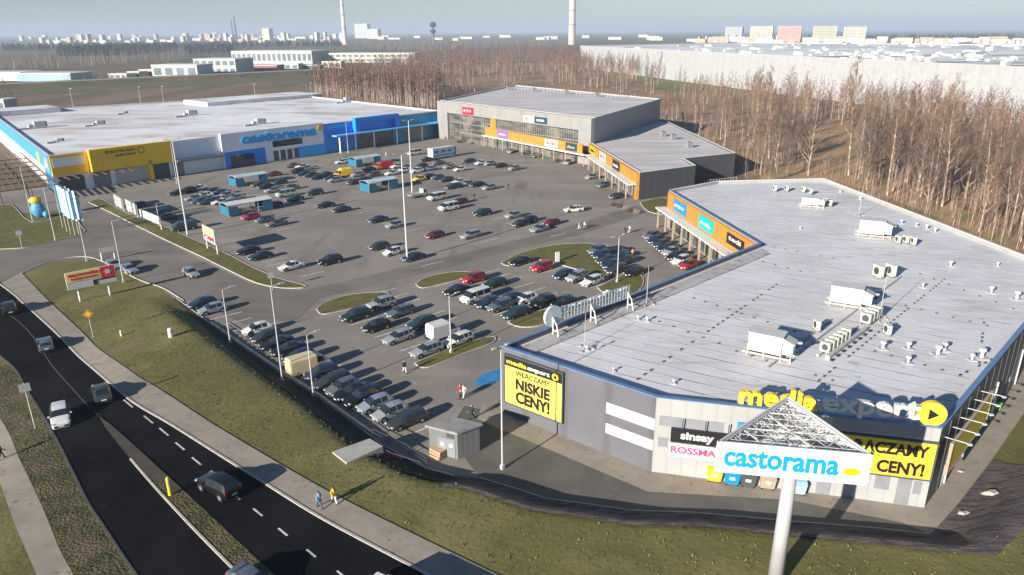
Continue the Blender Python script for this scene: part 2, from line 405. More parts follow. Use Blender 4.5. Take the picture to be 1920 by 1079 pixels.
# car park and access road (flat)
lot = A2([(-140,478), (0,472), (60,466), (120,452), (157,438), (150,392), (60,412), (-60,400), (-250,395),
          (-200,330), (60,300), (300,250), (830,225), (1000,262), (1110,300), (1206,360), (1260,395), (1420,480), (1400,560), (940,770), (1020,800),
          (1225,890), (1735,960), (1870,820), (1960,690)]) + [(60, 62)]
lot = A2([(-260,478), (0,470), (60,465), (120,450), (157,436), (150,400), (128,392), (60,400), (-60,392), (-260,388), (-260,330)]) + \
      [(-150,190), (-122,200), (-28,300), (26,232), (36,190), (36,176), (44,168), (44,150), (42,112)] + \
      A2([(1000,935), (960,915), (900,897), (850,893), (800,880), (720,838), (660,792), (600,748), (530,703), (460,655), (400,612), (340,572), (306,543), (258,524), (182,489), (91,493), (39,515), (0,545), (-160,640)])
sheet('car_park', lot, .006, LOT)
drive = A2([(-260,478), (0,471), (60,466), (120,451), (158,436), (150,400), (165,380), (230,412), (330,464), (400,500), (470,532), (560,545), (640,530), (760,500), (900,468), (1050,430), (1195,385), (1215,398), (1090,440), (960,470), (800,512), (600,560), (560,600), (460,610),
            (400,580), (306,543), (258,524), (182,489), (91,493), (39,515), (0,545), (-160,640)])
sheet('access_road', drive, .011, DRIVE)
lane2 = A2([(590,600), (640,640), (760,690), (850,730), (940,690), (935,655), (1010,630), (1250,525), (1420,480), (1405,500), (940,700), (950,790), (880,760), (770,705), (640,660), (560,625)])
yard = [(p.x, p.y) for p in TOE[9:18]] + A2([(1775,965)]) + [(37.5, 54.0), (13.6, 58.3), (-1.6, 70.4), (-5.5, 72), (-7, 66)]
sheet('service_yard', yard, .010, YARD)
apron = [(-3.4,72.6), (-3.9,69.0), (12.4,55.7)] + A2([(1480,938), (1690,980)]) + [(p.x, p.y) for p in TOE[17:22]] + [(77.4,94.6), (36.6,53.6), (13.4,59.4), (-1.2,71.0)]
sheet('paved_apron', apron, .016, PATH)
east = [(36.5, 52.2)]
# grass islands with kerbs
kb = MB()
def island(name, pts, mt=LAWN, h=.10, grassy=True):
    P = [(p.x, p.y) for p in smooth_line(A2(pts)+[A2(pts)[0]], 3)][:-1]
    o = sheet(name, inset(P, .05) if sum(P[i][0]*P[i-1][1]-P[i-1][0]*P[i][1] for i in range(len(P))) > 0 else P, h, mt)
    kerb(kb, P+[P[0]], 0, .16, h+.03); return o
island('grass_strip', [(166,380), (190,374), (215,388), (250,405), (310,426), (360,448), (420,474), (470,500), (520,522), (575,538), (530,541), (480,531), (430,508), (380,483), (320,455), (260,426), (205,398)])
island('grass_island', [(594,580), (612,567), (660,553), (720,549), (725,556), (680,574), (630,586), (603,590)])
island('grass_island', [(780,534), (800,521), (850,511), (885,512), (880,520), (830,533), (792,541)])
island('grass_island', [(940,494), (975,476), (1035,461), (1100,457), (1117,462), (1112,475), (1140,520), (1118,516), (1060,500), (1020,490), (985,484), (955,499)])
island('grass_island', [(953,606), (985,590), (1040,578), (1062,580), (1040,598), (1010,612), (975,614)])
island('grass_island', [(778,682), (850,652), (920,632), (925,643), (880,660), (815,686), (790,690)])
island('grass_island', [(1120,540), (1180,512), (1206,522), (1196,548), (1150,560)])
island('grass_island', [(1200,380), (1246,371), (1262,385), (1250,402), (1215,397)])
island('grass_plot', [(-240,400), (0,386), (24,386), (60,418), (120,405), (136,400), (152,425), (158,436), (118,449), (60,463), (0,468), (-240,474)])
PT = [(39,514), (91,492), (156,482), (200,494), (260,525), (306,541), (345,565)]
kerb(kb, [(p[0], p[1]) for p in smooth_line(A2(PT), 4)], 0, .16, .12)
kerb(kb, [(p.x, p.y) for p in TOE[:9]], 0, .2, .14)
kerb(kb, [(p.x, p.y) for p in TOE[9:18]], 0, .12, .08)
struct(kb.build('kerb', KERB))

# main road
def ext(P, L=70):
    d = (P[-1]-P[-2]).normalized(); return P+[P[-1]+d*L]
kr = smooth_line([ath(*p) for p in [(-300,330), (-150,430), (0,534), (45,571), (110,630), (160,680), (233,743), (325,800), (444,875), (494,906), (606,975), (800,1078), (960,1165), (1250,1330)]], 5); kr = ext(kr)
kl = smooth_line([ath(*p) for p in [(-420,430), (-180,560), (0,668), (50,733), (83,785), (111,835), (138,890), (166,946), (194,988), (249,1071), (330,1180), (470,1400)]], 5); kl = ext(kl, 85)
ribbon('main_road', kl, kr, 240, 12, .045, ROAD)
fr = smooth_line([ath(*p) for p in [(40,512), (60,533), (93,567), (153,623), (187,657), (253,703), (293,727), (400,797), (415,806), (531,875), (637,934), (794,1012), (941,1083), (1150,1180), (1400,1300)]], 4); fr = ext(fr)
fl_ = smooth_line([ath(*p) for p in [(3,532), (45,570), (110,629), (160,679), (233,742), (325,799), (444,874), (494,905), (606,974), (800,1077), (960,1164), (1250,1330)]], 4); fl_ = ext(fl_)
ribbon('footpath', fl_, fr, 200, 4, .075, PATH)
struct(ribbon('footpath', [ath(*p) for p in [(-90,700), (0,905), (28,985), (69,1079), (120,1200)]], smooth_line([ath(*p) for p in [(-60,690), (8,797), (36,860), (80,952), (111,1029), (138,1079), (190,1200)]], 3), 40, 3, .03, PATH))
vl = smooth_line([ath(*p) for p in [(-60,690), (8,797), (36,860), (80,952), (111,1029), (138,1079), (190,1200)]], 3)
ribbon('verge', vl, [p for p in kl if 20 < p.y < 84 and p.x < 0], 50, 6, .016, VERGE)
k2 = MB()
kerb(k2, kr, w_=.22, h=.13, terr=True); k3 = MB(); kerb(k3, kl, w_=.2, h=.10, terr=True); struct(k3.build('kerb', mat('shadow_kerb', (.06,.055,.05), .9, var=.2)))  # left kerb coloured dark to stand for its shadow line
ml = smooth_line([ath(*p) for p in [(187,783), (200,806), (245,862), (297,922), (360,990), (431,1062), (500,1130), (700,1330)]], 4); ml = ext(ml)
mr_ = smooth_line([ath(*p) for p in [(187,782.5), (224,812), (312,892), (388,962), (448,1018), (516,1079), (620,1150), (860,1330)]], 4); mr_ = ext(mr_)
kerb(k2, ml[8:], w_=.18, h=.14, terr=True)
struct(k2.build('kerb', KERB))
ribbon('median', ml, mr_, 110, 3, .09, VERGE)
i1 = [ml[k] for k in range(0, 11)]; i2 = [mr_[k] for k in range(0, 11)]
ribbon('median_paving', i1, i2, 24, 2, .115, MEDIAN)
lm = MB()
def dash(p, q, w_=.16, terr=True, dz=.06):
    d = (q-p); L = d.length; d = d/L; nn = Vector((-d.y, d.x))*w_/2; p = Vector(p[:2]); q = Vector(q[:2]); nn = Vector(nn[:2])
    def Z(a): return (hgt(a.x, a.y) if terr else 0)+dz
    k = max(1, int(L/4)) if terr else 1
    for i in range(k):
        a, b = p.lerp(q, i/k), p.lerp(q, (i+1)/k)
        lm.face([(a.x-nn.x, a.y-nn.y, Z(a)), (b.x-nn.x, b.y-nn.y, Z(b)), (b.x+nn.x, b.y+nn.y, Z(b)), (a.x+nn.x, a.y+nn.y, Z(a))][::1])
dl = [(240,757), (278,787), (307,810), (337,837), (368,865), (405,899), (441,930), (483,961), (530,998), (583,1038), (640,1078), (700,1120)]
for a, b in dl:
    p = ath(a-8, b-6).to_2d(); q = ath(a+9, b+8).to_2d(); dash(p, q, .17)
sl_ = resample(smooth_line([ath(*p) for p in [(-120,500), (33,602), (100,690), (160,757), (185,780)]], 4), 20)
sl2 = MB(); lmk = lm; lm = sl2
for a, b in zip(sl_, sl_[1:]): dash(a, b, .10)
struct(sl2.build('road_marking', mat('faint_line', (.10,.09,.085), .8))); lm = lmk
for rr, sg in ((kr, 1), (kl, -1)):
    pts = resample(rr, 60)
    for a, b in zip(pts, pts[1:]):
        d = (b-a).normalized(); o_ = Vector((d.y, -d.x))*(.32 if sg > 0 else -.32); 
        pass
struct(lm.build('road_marking', LINE))
# bay lines in the car park
lm = MB(); U41 = Vector((cos(radians(41)), sin(radians(41))))
def bays(p0, p1, n, L=4.8, back=0.0):
    a, b = at(*p0).to_2d(), at(*p1).to_2d()
    for k in range(n+1):
        c = a.lerp(b, k/n); dash(c-U41*back, c+U41*L, .18, False, .022)
bays((612,590), (778,672), 7); bays((815,538), (950,604), 6); bays((948,496), (1108,540), 7); bays((395,600), (770,815), 14, 4.6)
bays((700,552), (890,652), 8, 4.6); bays((1205,440), (1262,500), 8, 4.6, 0); bays((1110,468), (1165,520), 6, 4.6); bays((900,515), (1030,572), 6, 4.6)
bays((500,500), (560,520), 2); bays((690,462), (790,500), 4); bays((790,440), (900,455), 3)
for r0, r1, n in (((690,415), (760,435), 3), ((900,405), (1030,445), 5), ((440,470), (520,505), 3), ((590,385), (660,402), 3), ((830,312), (965,325), 6), ((780,325), (930,358), 7), ((340,375), (430,392), 4), ((450,412), (520,432), 3)):
    bays(r0, r1, n, 4.8)
struct(lm.build('bay_marking', LINEW))
# bank strips: shade painted dark beside the car park, dark fleece round the yard
tw = [(p.x, p.y) for p in TOE]
def offline(P, d):
    out = []
    for i, p in enumerate(P):
        a = Vector(P[max(0, i-1)]); b = Vector(P[min(len(P)-1, i+1)]); t = (b-a).normalized(); nn = Vector((t.y, -t.x))
        out.append(Vector(p)+nn*d)
    return out
bw_ = [.4,1.2,2.2,2.8,3.1,3.2,3.2,3.2,3.4]; ribbon('bank_shade_fleece', offline(tw[0:9], .12), [Vector(tw[i]).lerp(offline(tw[0:9], 1.0)[i], 1)+(offline(tw[0:9], 1.0)[i]-Vector(tw[i]))*(bw_[i]-1) for i in range(9)], 110, 7, .12, mix_mat('bank_shade', [(.035,.032,.030), ((.03,.03,.02), .8, .4, .6, 5)], bump=.8))
wd = [4.3]*6+[4.2, 4.2]+[4.6, 5.2, 5.6, 5.6]
tt = [Vector(p) for p in tw[8:20]]; base_ = offline([tuple(p) for p in tt], 1.0)
ribbon('bank_shade_fleece', offline([tuple(p) for p in tt], .1), [tt[i]+(base_[i]-tt[i])*wd[i] for i in range(len(tt))], 130, 10, .12, FLEECE)
# far fields, forest floor, highway
sheet('forest_floor', A2([(540,200), (600,165), (700,150), (900,118), (1100,112), (1200,150), (1300,165), (1420,165), (1620,190), (1980,225), (2700,260), (3200,520), (2600,760), (2050,560), (1940,500), (1560,348), (1400,345), (1385,300), (1240,235), (1100,190), (830,195), (700,205)]), .05, BROWN)
sheet('field', A2([(-300,192), (0,164), (640,133), (660,150), (600,166), (540,200), (300,240), (-300,300)]), .03, FIELD)
sheet('field', A2([(-300,192), (0,166), (420,145), (600,137), (600,147), (420,158), (0,184), (-300,208)]), .06, GREENF)
sheet('grass_field', A2([(1195,143), (1400,156), (1440,166), (1390,176), (1250,172), (1200,158)]), .12, mix_mat('green_grass', [(.14,.17,.05), ((.17,.16,.07), .05, .45, .65, 4)], bump=0))
sheet('grass_clearing', A2([(1500,300),(1520,250),(1560,222),(1600,228),(1612,262),(1640,320),(1760,372),(1900,440),(1890,462),(1760,410),(1640,362),(1560,340),(1480,338),(1420,338),(1440,322)]), .11, mix_mat('tan_clearing', [(.36,.235,.13), ((.24,.20,.08), .08, .5, .62, 5), ((.40,.19,.10), .12, .55, .7, 5)], bump=.6, bscale=1.2, bdist=.3))
hw = MB(); ha, hb = at(-500, 190), at(1000, 116.5); hd = (hb-ha).normalized(); hn = Vector((-hd.y, hd.x, 0))
for (o0, o1, z0, z1) in ((-14, -6, 0, 3.0), (-6, 14, 3.0, 3.0), (14, 22, 3.0, 0)):
    hw.face([(*(ha+hn*o0).to_2d(), z0), (*(hb+hn*o0).to_2d(), z0), (*(hb+hn*o1).to_2d(), z1), (*(ha+hn*o1).to_2d(), z1)], 0 if z0 == z1 else 1)
struct(hw.build('highway', [mat('highway_concrete', (.36,.34,.31), .9, var=.1, scale=.02), GREENF]))
gr = MB(); gr.bar(ha-hn*6+Vector((0,0,3.7)), hb-hn*6+Vector((0,0,3.7)), .5)
tag(gr.build('guard_rail', POLEM), 'long pale guard rail along the highway beyond the blue store', 'guard rail')

# ================================================================== BUILDINGS
ME_ROOF = mix_mat('white_roof_membrane', [(.60,.60,.615), ((.52,.51,.51), .12, .4, .62, 6), ((.43,.41,.38), .05, .56, .72, 6), ((.62,.62,.65), (.15,.5,.55), .5, .66, 4), ((.44,.43,.43), (.08,.6,.55), .58, .72, 4), ((.30,.27,.24), .35, .64, .78, 6), ((.70,.70,.73), .9, .62, .75, 5)], bump=.15, bscale=1.2, rough=.55)
CROOF = mix_mat('old_white_roof', [(.70,.69,.71), ((.47,.42,.40), (.03,.14,.8), .46, .62, 7), ((.76,.76,.78), .03, .5, .64, 5), ((.40,.42,.48), (.03,.2,.8), .60, .72, 5), ((.58,.50,.45), .05, .58, .68, 6), ((.28,.30,.36), (.012,.3,.8), .62, .70, 5)], bump=0, rough=.6)
GROOF = mix_mat('pale_beige_roof', [(.50,.47,.465), ((.45,.42,.41), .05, .4, .62, 5), ((.62,.60,.60), (.03,.4,.8), .5, .66, 4)], bump=0, rough=.7)
W_GREY = ribbed('grey_cladding', (.115,.115,.132), 1.0, depth=.2, ang=radians(-40))
W_WHITE = ribbed('white_cladding', (.34,.34,.335), 1.2, depth=.15, ang=radians(-14), dark=.9)
W_DARK = ribbed('dark_cladding', (.085,.09,.10), 1.0, depth=.25, ang=radians(45))
W_DARK2 = ribbed('slate_cladding', (.065,.068,.078), .8, depth=.3, ang=radians(40))
W_SILVER = ribbed('silver_cladding', (.27,.275,.29), .8, depth=.3, ang=radians(60))
W_STONE = ribbed('stone_grey_cladding', (.26,.255,.245), 2.0, depth=.1, ang=radians(-50), dark=.93)
COPE_SHADE = mat('blue_shade_coping', (.12,.21,.36), .45, .1, var=.08)  # coping tinted with the blue shade of the white parapet upstand
COPEW = mat('pale_coping', (.62,.60,.56), .5, var=.06)

MEP = [(-1.3,70.6), (13.3,58.9), (36.4,53.1), (77.3,94.0), (71.2,161.5), (46.2,159.3), (33.5,150.0), (39.2,109.3)]
meb = thing('retail_building', 'low grey and white store with a huge pale flat roof and yellow rooftop letters', 'building', (13.3, 58.9, 0))
mroof = shell('me', MEP, 8.0, [W_GREY, W_WHITE, W_DARK, W_WHITE, W_WHITE, W_WHITE, BRICKY, W_GREY], ME_ROOF, meb, .6, .35, [COPE_SHADE, COPE_SHADE, COPE_SHADE, COPEW, COPEW, COPEW, COPE_SHADE, COPE_SHADE])
RZ = 7.4
FA, FB, FC, FH, FI = Face(MEP[0], MEP[1]), Face(MEP[1], MEP[2]), Face(MEP[2], MEP[3], (60, 60)), Face(MEP[6], MEP[7]), Face(MEP[7], MEP[0], (0, 100))
def prect(F, name, px0, px1, z0, z1, mt, parent, off=.06, th=.05, lab=None):
    mb = MB(); a0 = F.sz(px0[0], px0[1])[0]; a1 = F.sz(px1[0], px1[1])[0]
    F.rect(mb, a0, a1, z0, z1, off, th); o = mb.build(name, mt, parent)
    if lab: o['label'] = lab
    return o
# white stripes on the grey wall and grey bands on the white one
for (y0, y1) in ((775, 757), (815, 797)):
    za = FA.sz(1180, y0)[1]; zb = FA.sz(1180, y1)[1]
mb = MB(); FA.rect(mb, FA.sz(1137,760)[0], FA.L-.02, 4.55, 5.75, .03, .02); FA.rect(mb, FA.sz(1136,800)[0], FA.L-.02, 2.35, 3.45, .03, .02)
mb.build('wall_stripe', SIGNW, meb)
for q_ in ((.4, 6.2, 5.15, 6.2), (.4, 1.3, 2.9, 3.9), (FB.sz(1560,800)[0], FB.L-1.2, 6.95, 7.95), (FB.sz(1640,900)[0], FB.sz(1668,905)[0], 1.35, 2.75), (FB.sz(1712,915)[0], FB.sz(1727,917)[0], 1.3, 2.6)):
    mb = MB(); FB.rect(mb, *q_, .03, .02); mb.build('grey_panel', MGREY, meb)
def door(F, a0, a1, h, parent, mt=MGREY):
    mb = MB(); F.rect(mb, a0, a1, .02, h, .05, .04); d = mb.build('door', mt, parent)
    mb = MB(); F.rect(mb, a1-.25, a1-.12, 1.0, 1.1, .12, .06); mb.build('handle', LGREY, d)
    return d
door(FB, FB.sz(1680,920)[0], FB.sz(1706,922)[0], 2.7, meb); door(FB, FB.sz(1532,900)[0], FB.sz(1558,905)[0], 2.5, meb); door(FB, 12.0, 13.0, 2.2, meb)
# east wall: downpipes, doors, sign edge on
for px, py in ((1772,880), (1815,800), (1868,722), (1915,660)):
    a = FC.sz(px, py)[0]; mb = MB(); mb.cone(FC.P(a, .1, .15), FC.P(a, 4.6, .15), .09, .09, 6); mb.build('downpipe', SIGNW, meb)
for a in (4.5, 9.0, 16.0, 22.5, 29.0): door(FC, a, a+1.1, 2.3, meb, LGREY)
mb = MB()
for k in range(1, 19): FC.rect(mb, k*3.0, k*3.0+.12, .3, 7.6, .06, .05)
mb.build('cladding_joint', DGREY, meb)
# shop front under the orange fascia
mb = MB(); FH.rect(mb, .3, FH.L-.4, 4.4, 7.75, .35, .33); mb.build('fascia', ORANGE, meb)
mb = MB(); q = [FH.P(-.6, 4.05, .35), FH.P(FH.L, 4.05, .35), FH.P(FH.L, 4.05, 2.6), FH.P(-.6, 4.05, 2.6)]
mb.hexa(q, [(p.x, p.y, 4.35) for p in q]); mb.build('canopy', COPEW, meb)
for k in range(12):
    mb = MB(); FH.rect(mb, 2.0+k*3.2, 4.6+k*3.2, .25, 3.6, .06, .05); wn = mb.build('shop_window', SHOPG, meb)
    mb = MB(); [FH.rect(mb, a, a+.08, .25, 3.6, .1, .04) for a in (2.0+k*3.2, 3.3+k*3.2, 4.55+k*3.2)]; mb.build('frame', DGREY, wn)
for k in range(9): 
    mb = MB(); mb.box(FH.P(.6+k*4.6, 2.0, 2.3), (.3,.3,4.0), 0); mb.build('canopy_post', BRICKY, meb)
# lips and cable trays on the roof, brackets along the roof seams
mb = MB()
def dots(p0, p1, step=1.25, sz=.24):
    a, b = at(*p0, RZ), at(*p1, RZ); n = max(1, int((b-a).length/step)); an = atan2(b.y-a.y, b.x-a.x)
    for k in range(n+1):
        if random.random() < .12: continue
        c = a.lerp(b, k/n); mb.box((c.x, c.y, RZ+.06), (sz*1.35, sz*.7, .16), an)
dots((1196,712), (1455,535)); dots((1535,715), (1770,525)); dots((1300,560), (1545,640), 1.7, .17); dots((1430,460), (1610,495), 1.7, .17); dots((1235,604), (1410,668), 1.8, .17); dots((1345,470), (1500,510), 1.8, .17)
dots((1640,660), (1800,705), 1.6, .2); dots((1800,705), (1880,665), 1.2, .26); dots((1590,548), (1850,612), 1.7, .2); dots((1845,600), (1835,690), 1.2, .3); dots((1700,505), (1900,580), 2.2, .16); dots((1380,660), (1560,715), 1.6, .16)
mb.build('roof_bracket', DGREY, meb)
mb = MB()
def strip(p0, p1, wdt, h=.12):
    a, b = at(*p0, RZ), at(*p1, RZ); c = (a+b)/2; mb.box((c.x, c.y, RZ+h/2+.003), ((b-a).length, wdt, h), atan2(b.y-a.y, b.x-a.x))
strip((1440,690), (1560,600), .18); strip((1500,662), (1690,520), .14)
mb.build('cable_tray', MGREY, meb)
# sheet laps across the roof
mb = MB(); mc = at(1450, 600, RZ); ua = Vector((cos(radians(-31)), sin(radians(-31)), 0)); va = Vector((-ua.y, ua.x, 0))
me_in = inset(MEP, .8)
for k in range(-24, 40):
    c0 = mc+va*(k*2.05); run = None
    for i in range(-120, 121):
        p = c0+ua*(i*.5)
        ins = inpoly(p.x, p.y, me_in) and not (p.y > 128 and False)
        if ins and run is None: run = p
        if (not ins or i == 120) and run is not None:
            q = p-ua*.5; c = (run+q)/2; L = (q-run).length
            if L > 1: mb.box((c.x, c.y, RZ+.012), (L, .13, .018), radians(-31))
            run = None
mb.build('roof_seam', mat('seam_grey', (.27,.27,.29), .7, var=.45, scale=.3), meb)
# raised verge strip along the car park side
mb = MB(); n_ = FI.n
q = [FI.P(1, RZ, -1.0), FI.P(FI.L-1, RZ, -1.0), FI.P(FI.L-1.5, RZ, -3.0), FI.P(2.5, RZ, -3.2)]
mb.hexa(q, [(p.x, p.y, RZ+.18) for p in q]); mb.build('roof_walkway', mix_mat('grey_felt', [(.38,.37,.37), ((.24,.23,.23), .9, .5, .64, 6), ((.48,.44,.42), .4, .5, .7, 5)], bump=.4), meb)

# --- signs fixed on this building (signs are things of their own)
def board(name, label, F, a0, a1, z0, z1, mt, off=.25, th=.2, frame=None, cat='sign', group=None, arms=0):
    if a0 > a1: a0, a1 = a1, a0
    t = thing(name, label, cat, F.P((a0+a1)/2, z0, 0), group=group)
    mb = MB(); F.rect(mb, a0, a1, z0, z1, off, th); mb.build('panel', mt, t)
    if frame:
        mb = MB(); w_ = .14
        for r in ((a0-w_, a1+w_, z1, z1+w_), (a0-w_, a1+w_, z0-w_, z0), (a0-w_, a0, z0, z1), (a1, a1+w_, z0, z1)): F.rect(mb, *r, off+.05, th+.1)
        mb.build('frame', frame, t)
    for k in range(arms):
        a = a0+(a1-a0)*(k+.5)/arms; mb = MB(); mb.bar(F.P(a, z1, off), F.P(a, z1+1.1, off+.1), .09); mb.build('bracket', DGREY, t)
    return t
def lett(t, F, txt, a0, a1, z0, z1, mt, off=.3, bold=.02, ext=.03):
    mb = MB(); F.text(mb, txt, a0, a1, z0, z1, off, bold, ext); return mb.build('lettering', mt, t)
def disc(mb, F, a, z, r, off, th=.1, n=20, m=None, ry=None):
    A = []; B = []
    for k in range(n):
        c = F.P(a+r*cos(2*pi*k/n), z+(ry or r)*sin(2*pi*k/n), off-th); d = F.P(a+r*cos(2*pi*k/n), z+(ry or r)*sin(2*pi*k/n), off)
        A.append(c); B.append(d)
    mb.hexa(A, B, m)
def tri_mark(mb, F, a, z, r, off, rt, th=.05):
    pts = [(a-rt*r*.6, z+r), (a-rt*r*.6, z-r), (a+rt*r, z)]
    mb.hexa([F.P(x, y, off-th) for x, y in pts], [F.P(x, y, off) for x, y in pts])
a0, zt = FA.sz(950, 672); a1, _ = FA.sz(1057, 720); zb = FA.sz(950, 765)[1]
print('billboard', a0, a1, zb, zt)
zt, zb = 7.35, 1.75
b1 = board('billboard', 'tall yellow billboard reading NISKIE CENY on the grey end wall', FA, a0, a1, zb, zt, YELP, .3, .2, DGREY)
rt = 1 if Vector((-FA.n.y, FA.n.x)).dot(FA.u) > 0 else -1
mb = MB(); FA.rect(mb, a0+.01, a1-.01, zt-1.15, zt-.01, .33, .02); mb.build('header', BLACK, b1)
W = a1-a0
lett(b1, FA, 'media', a0+.3, a0+W*.40, zt-.85, zt-.3, YEL, .36, .03); lett(b1, FA, 'expert', a0+W*.41, a0+W*.80, zt-.98, zt-.4, SIGNW, .36, .03)
mb = MB(); disc(mb, FA, a0+W*.89, zt-.6, .4, .38); mb.build('round_logo', YEL, b1)
mb = MB(); tri_mark(mb, FA, a0+W*.89, zt-.6, .2, .42, rt); mb.build('triangle', BLACK, b1)
lett(b1, FA, 'WŁĄCZAMY', a0+W*.2, a0+W*.8, zt-2.15, zt-1.35, BLACK, .34, .0)
lett(b1, FA, 'NISKIE', a0+W*.2, a0+W*.8, zt-3.6, zt-2.3, BLACK, .34, .035)
lett(b1, FA, 'CENY!', a0+W*.2, a0+W*.8, zt-5.2, zt-3.8, BLACK, .34, .035)

b2 = board('billboard', 'wide yellow billboard on the white front wall partly behind the triangular pylon sign', FB, FB.sz(1532,830)[0], FB.sz(1745,880)[0], 3.05, 6.6, YEL, .3, .2, DGREY)
c1 = FB.sz(1745,880)[0]; c0 = FB.sz(1432,830)[0]; mb = MB()
lett(b2, FB, 'WŁĄCZAMY', c1-7.6, c1-.5, 4.85, 6.35, BLACK, .34, .035); lett(b2, FB, 'NISKIE CENY!', c1-8.6, c1-.6, 3.3, 4.55, BLACK, .34, .035)
a0 = FB.sz(1258,810)[0]; a1 = FB.sz(1385,830)[0]
b3 = board('shop_sign', 'black shop sign with white lettering hung on three posts from the white wall', FB, a0, a1, 3.75, 5.2, BLACK, .35, .2, arms=3)
lett(b3, FB, 'sinsay', a0+.9, a0+3.9, 3.95, 4.95, SIGNW, .38, .035)
b4 = board('shop_sign', 'white shop sign with red lettering under the black sign', FB, a0-.1, a1, 2.15, 3.55, SIGNW, .2, .12)
lett(b4, FB, 'ROSSMANN', a0+.1, a1-.3, 2.55, 3.25, PINKR, .23, .02)
b5 = board('shop_sign', 'small blue sign panel high on the white wall behind the pylon truss', FB, FB.sz(1383,790)[0], FB.sz(1425,795)[0], 5.2, 6.5, SBLUE, .3, .15)
b6 = board('shop_sign', 'teal sign panel on the white wall seen through the pylon truss', FB, FB.sz(1412,825)[0], FB.sz(1475,835)[0], 3.5, 4.7, TEAL, .3, .15)
lett(b6, FB, 'medica', FB.sz(1412,825)[0]+.3, FB.sz(1475,835)[0]-.3, 3.8, 4.4, SIGNW, .33, .02) if False else None
b7 = board('billboard', 'long billboard on the east wall seen edge on with lamp arms above', FC, FC.sz(1762,830)[0]+.6, FC.sz(1852,690)[0], 3.4, 6.4, YEL, .9, .15, BRICKY)
A0, A1 = FC.sz(1762,830)[0]+.6, FC.sz(1852,690)[0]
for k in range(6):
    a = A0+(A1-A0)*(k+.3)/5.6; mb = MB(); mb.bar(FC.P(a, 6.5, .05), FC.P(a, 6.6, 1.9), .08); mb.box(FC.P(a, 6.55, 1.95), (.35,.2,.15), 0); mb.build('lamp_arm', POLEM, b7)
for lbl, px0, px1, mt, z0, z1 in (('pale blue shop sign at the far end of the orange fascia', (1268,385), (1291,392), SBLUE, 4.9, 7.3), ('teal shop sign in the middle of the orange fascia', (1316,405), (1342,420), TEAL, 4.9, 7.3), ('black shop sign at the near end of the orange fascia', (1369,440), (1400,455), BLACK, 5.3, 7.1)):
    a0, a1 = FH.sz(*px0)[0], FH.sz(*px1)[0]; b = board('shop_sign', lbl, FH, a0, a1, z0, z1, mt, .6, .2)
    lett(b, FH, {'p':'pepco','t':'dealz','b':'tedi'}[lbl[0]], min(a0,a1)+abs(a1-a0)*.12, max(a0,a1)-abs(a1-a0)*.12, z0+.8, z0+1.6, SIGNW, .63, .02)
# rooftop letters at the front
fro = FB
ra, rb = 4.6, None
def roofline(px, py, z): 
    p = at(px, py, z); return p
P0, P1 = at(1385, 752, 8.4), at(1762, 790, 8.4)
RS = Face(P0, P1)
t = thing('rooftop_sign', 'big yellow and white rooftop letters with a round yellow triangle emblem', 'sign', (P0+P1)/2*1.0)
t.location = ((P0.x+P1.x)/2, (P0.y+P1.y)/2, RZ)
L = RS.L
lw = L*.895
mb = MB(); RS.text(mb, 'media', 0, lw*.445, 8.3, 10.15, .2, .025, .25); mb.build('lettering', YEL, t)
mb = MB(); RS.text(mb, 'expert', lw*.475, lw, 7.95, 10.05, .2, .025, .25); mb.build('lettering', SIGNW, t)
mb = MB(); disc(mb, RS, L-.75, 9.1, 1.12, .3, .5, 28); mb.build('round_logo', YEL, t)
rtt = 1 if Vector((-RS.n.y, RS.n.x)).dot(RS.u) > 0 else -1
mb = MB(); tri_mark(mb, RS, L-.75, 9.1, .5, .36, rtt, .06); mb.build('triangle', BLACK, t)
mb = MB()
for z in (8.35, 9.2): mb.bar(RS.P(0, z, -.12), RS.P(L-.5, z, -.12), .08)
for k in range(12): 
    a = k/11*(L-1); mb.bar(RS.P(a, RZ, -.15), RS.P(a, 9.3, -.15), .07); mb.bar(RS.P(a, RZ, -1.3), RS.P(a, 9.1, -.15), .06)
mb.build('frame', POLEM, t)
# rooftop letters facing the car park, seen from behind
Q0, Q1 = at(1022, 628, RZ+.3), at(1178, 574, RZ+.3); RF = Face(Q0, Q1, (0, 120)); L = RF.L
t = thing('rooftop_sign', 'rooftop letters seen from behind on white trestles at the car park edge', 'sign', (Q0+Q1)/2)
mb = MB()
disc(mb, RF, 1.1, 9.7, 1.25, .15, .35, 24); mb.build('round_logo', mat('sign_back', (.40,.47,.49), .6, var=.2, scale=2), t)
mb = MB(); RF.text(mb, 'mediaexpert', 2.6, L, 8.75, 10.6, .2, .03, .2); mb.build('lettering', _mats['sign_back'], t)
mb = MB()
for z in (8.9, 9.7, 10.5): mb.bar(RF.P(.6, z, -.15), RF.P(L, z, -.15), .08)
for k in range(26): 
    a = .8+k*(L-1)/25; mb.bar(RF.P(a, 8.8, -.15), RF.P(a, 10.6, -.15), .05)
mb.build('frame', POLEM, t)
for a in (.9, L*.5, L-.5):
    mb = MB()
    for o_ in (0, .95):
        mb.bar(RF.P(a+.0, RZ, -.3-o_), RF.P(a, 9.6-o_*.6, -.3-o_*.6), .14)
    mb.bar(RF.P(a, 9.7, -.25), RF.P(a, 8.9, -.9), .12); mb.bar(RF.P(a, 8.2, -.3), RF.P(a, 8.2, -1.2), .1)
    mb.build('trestle', WHITE, t)

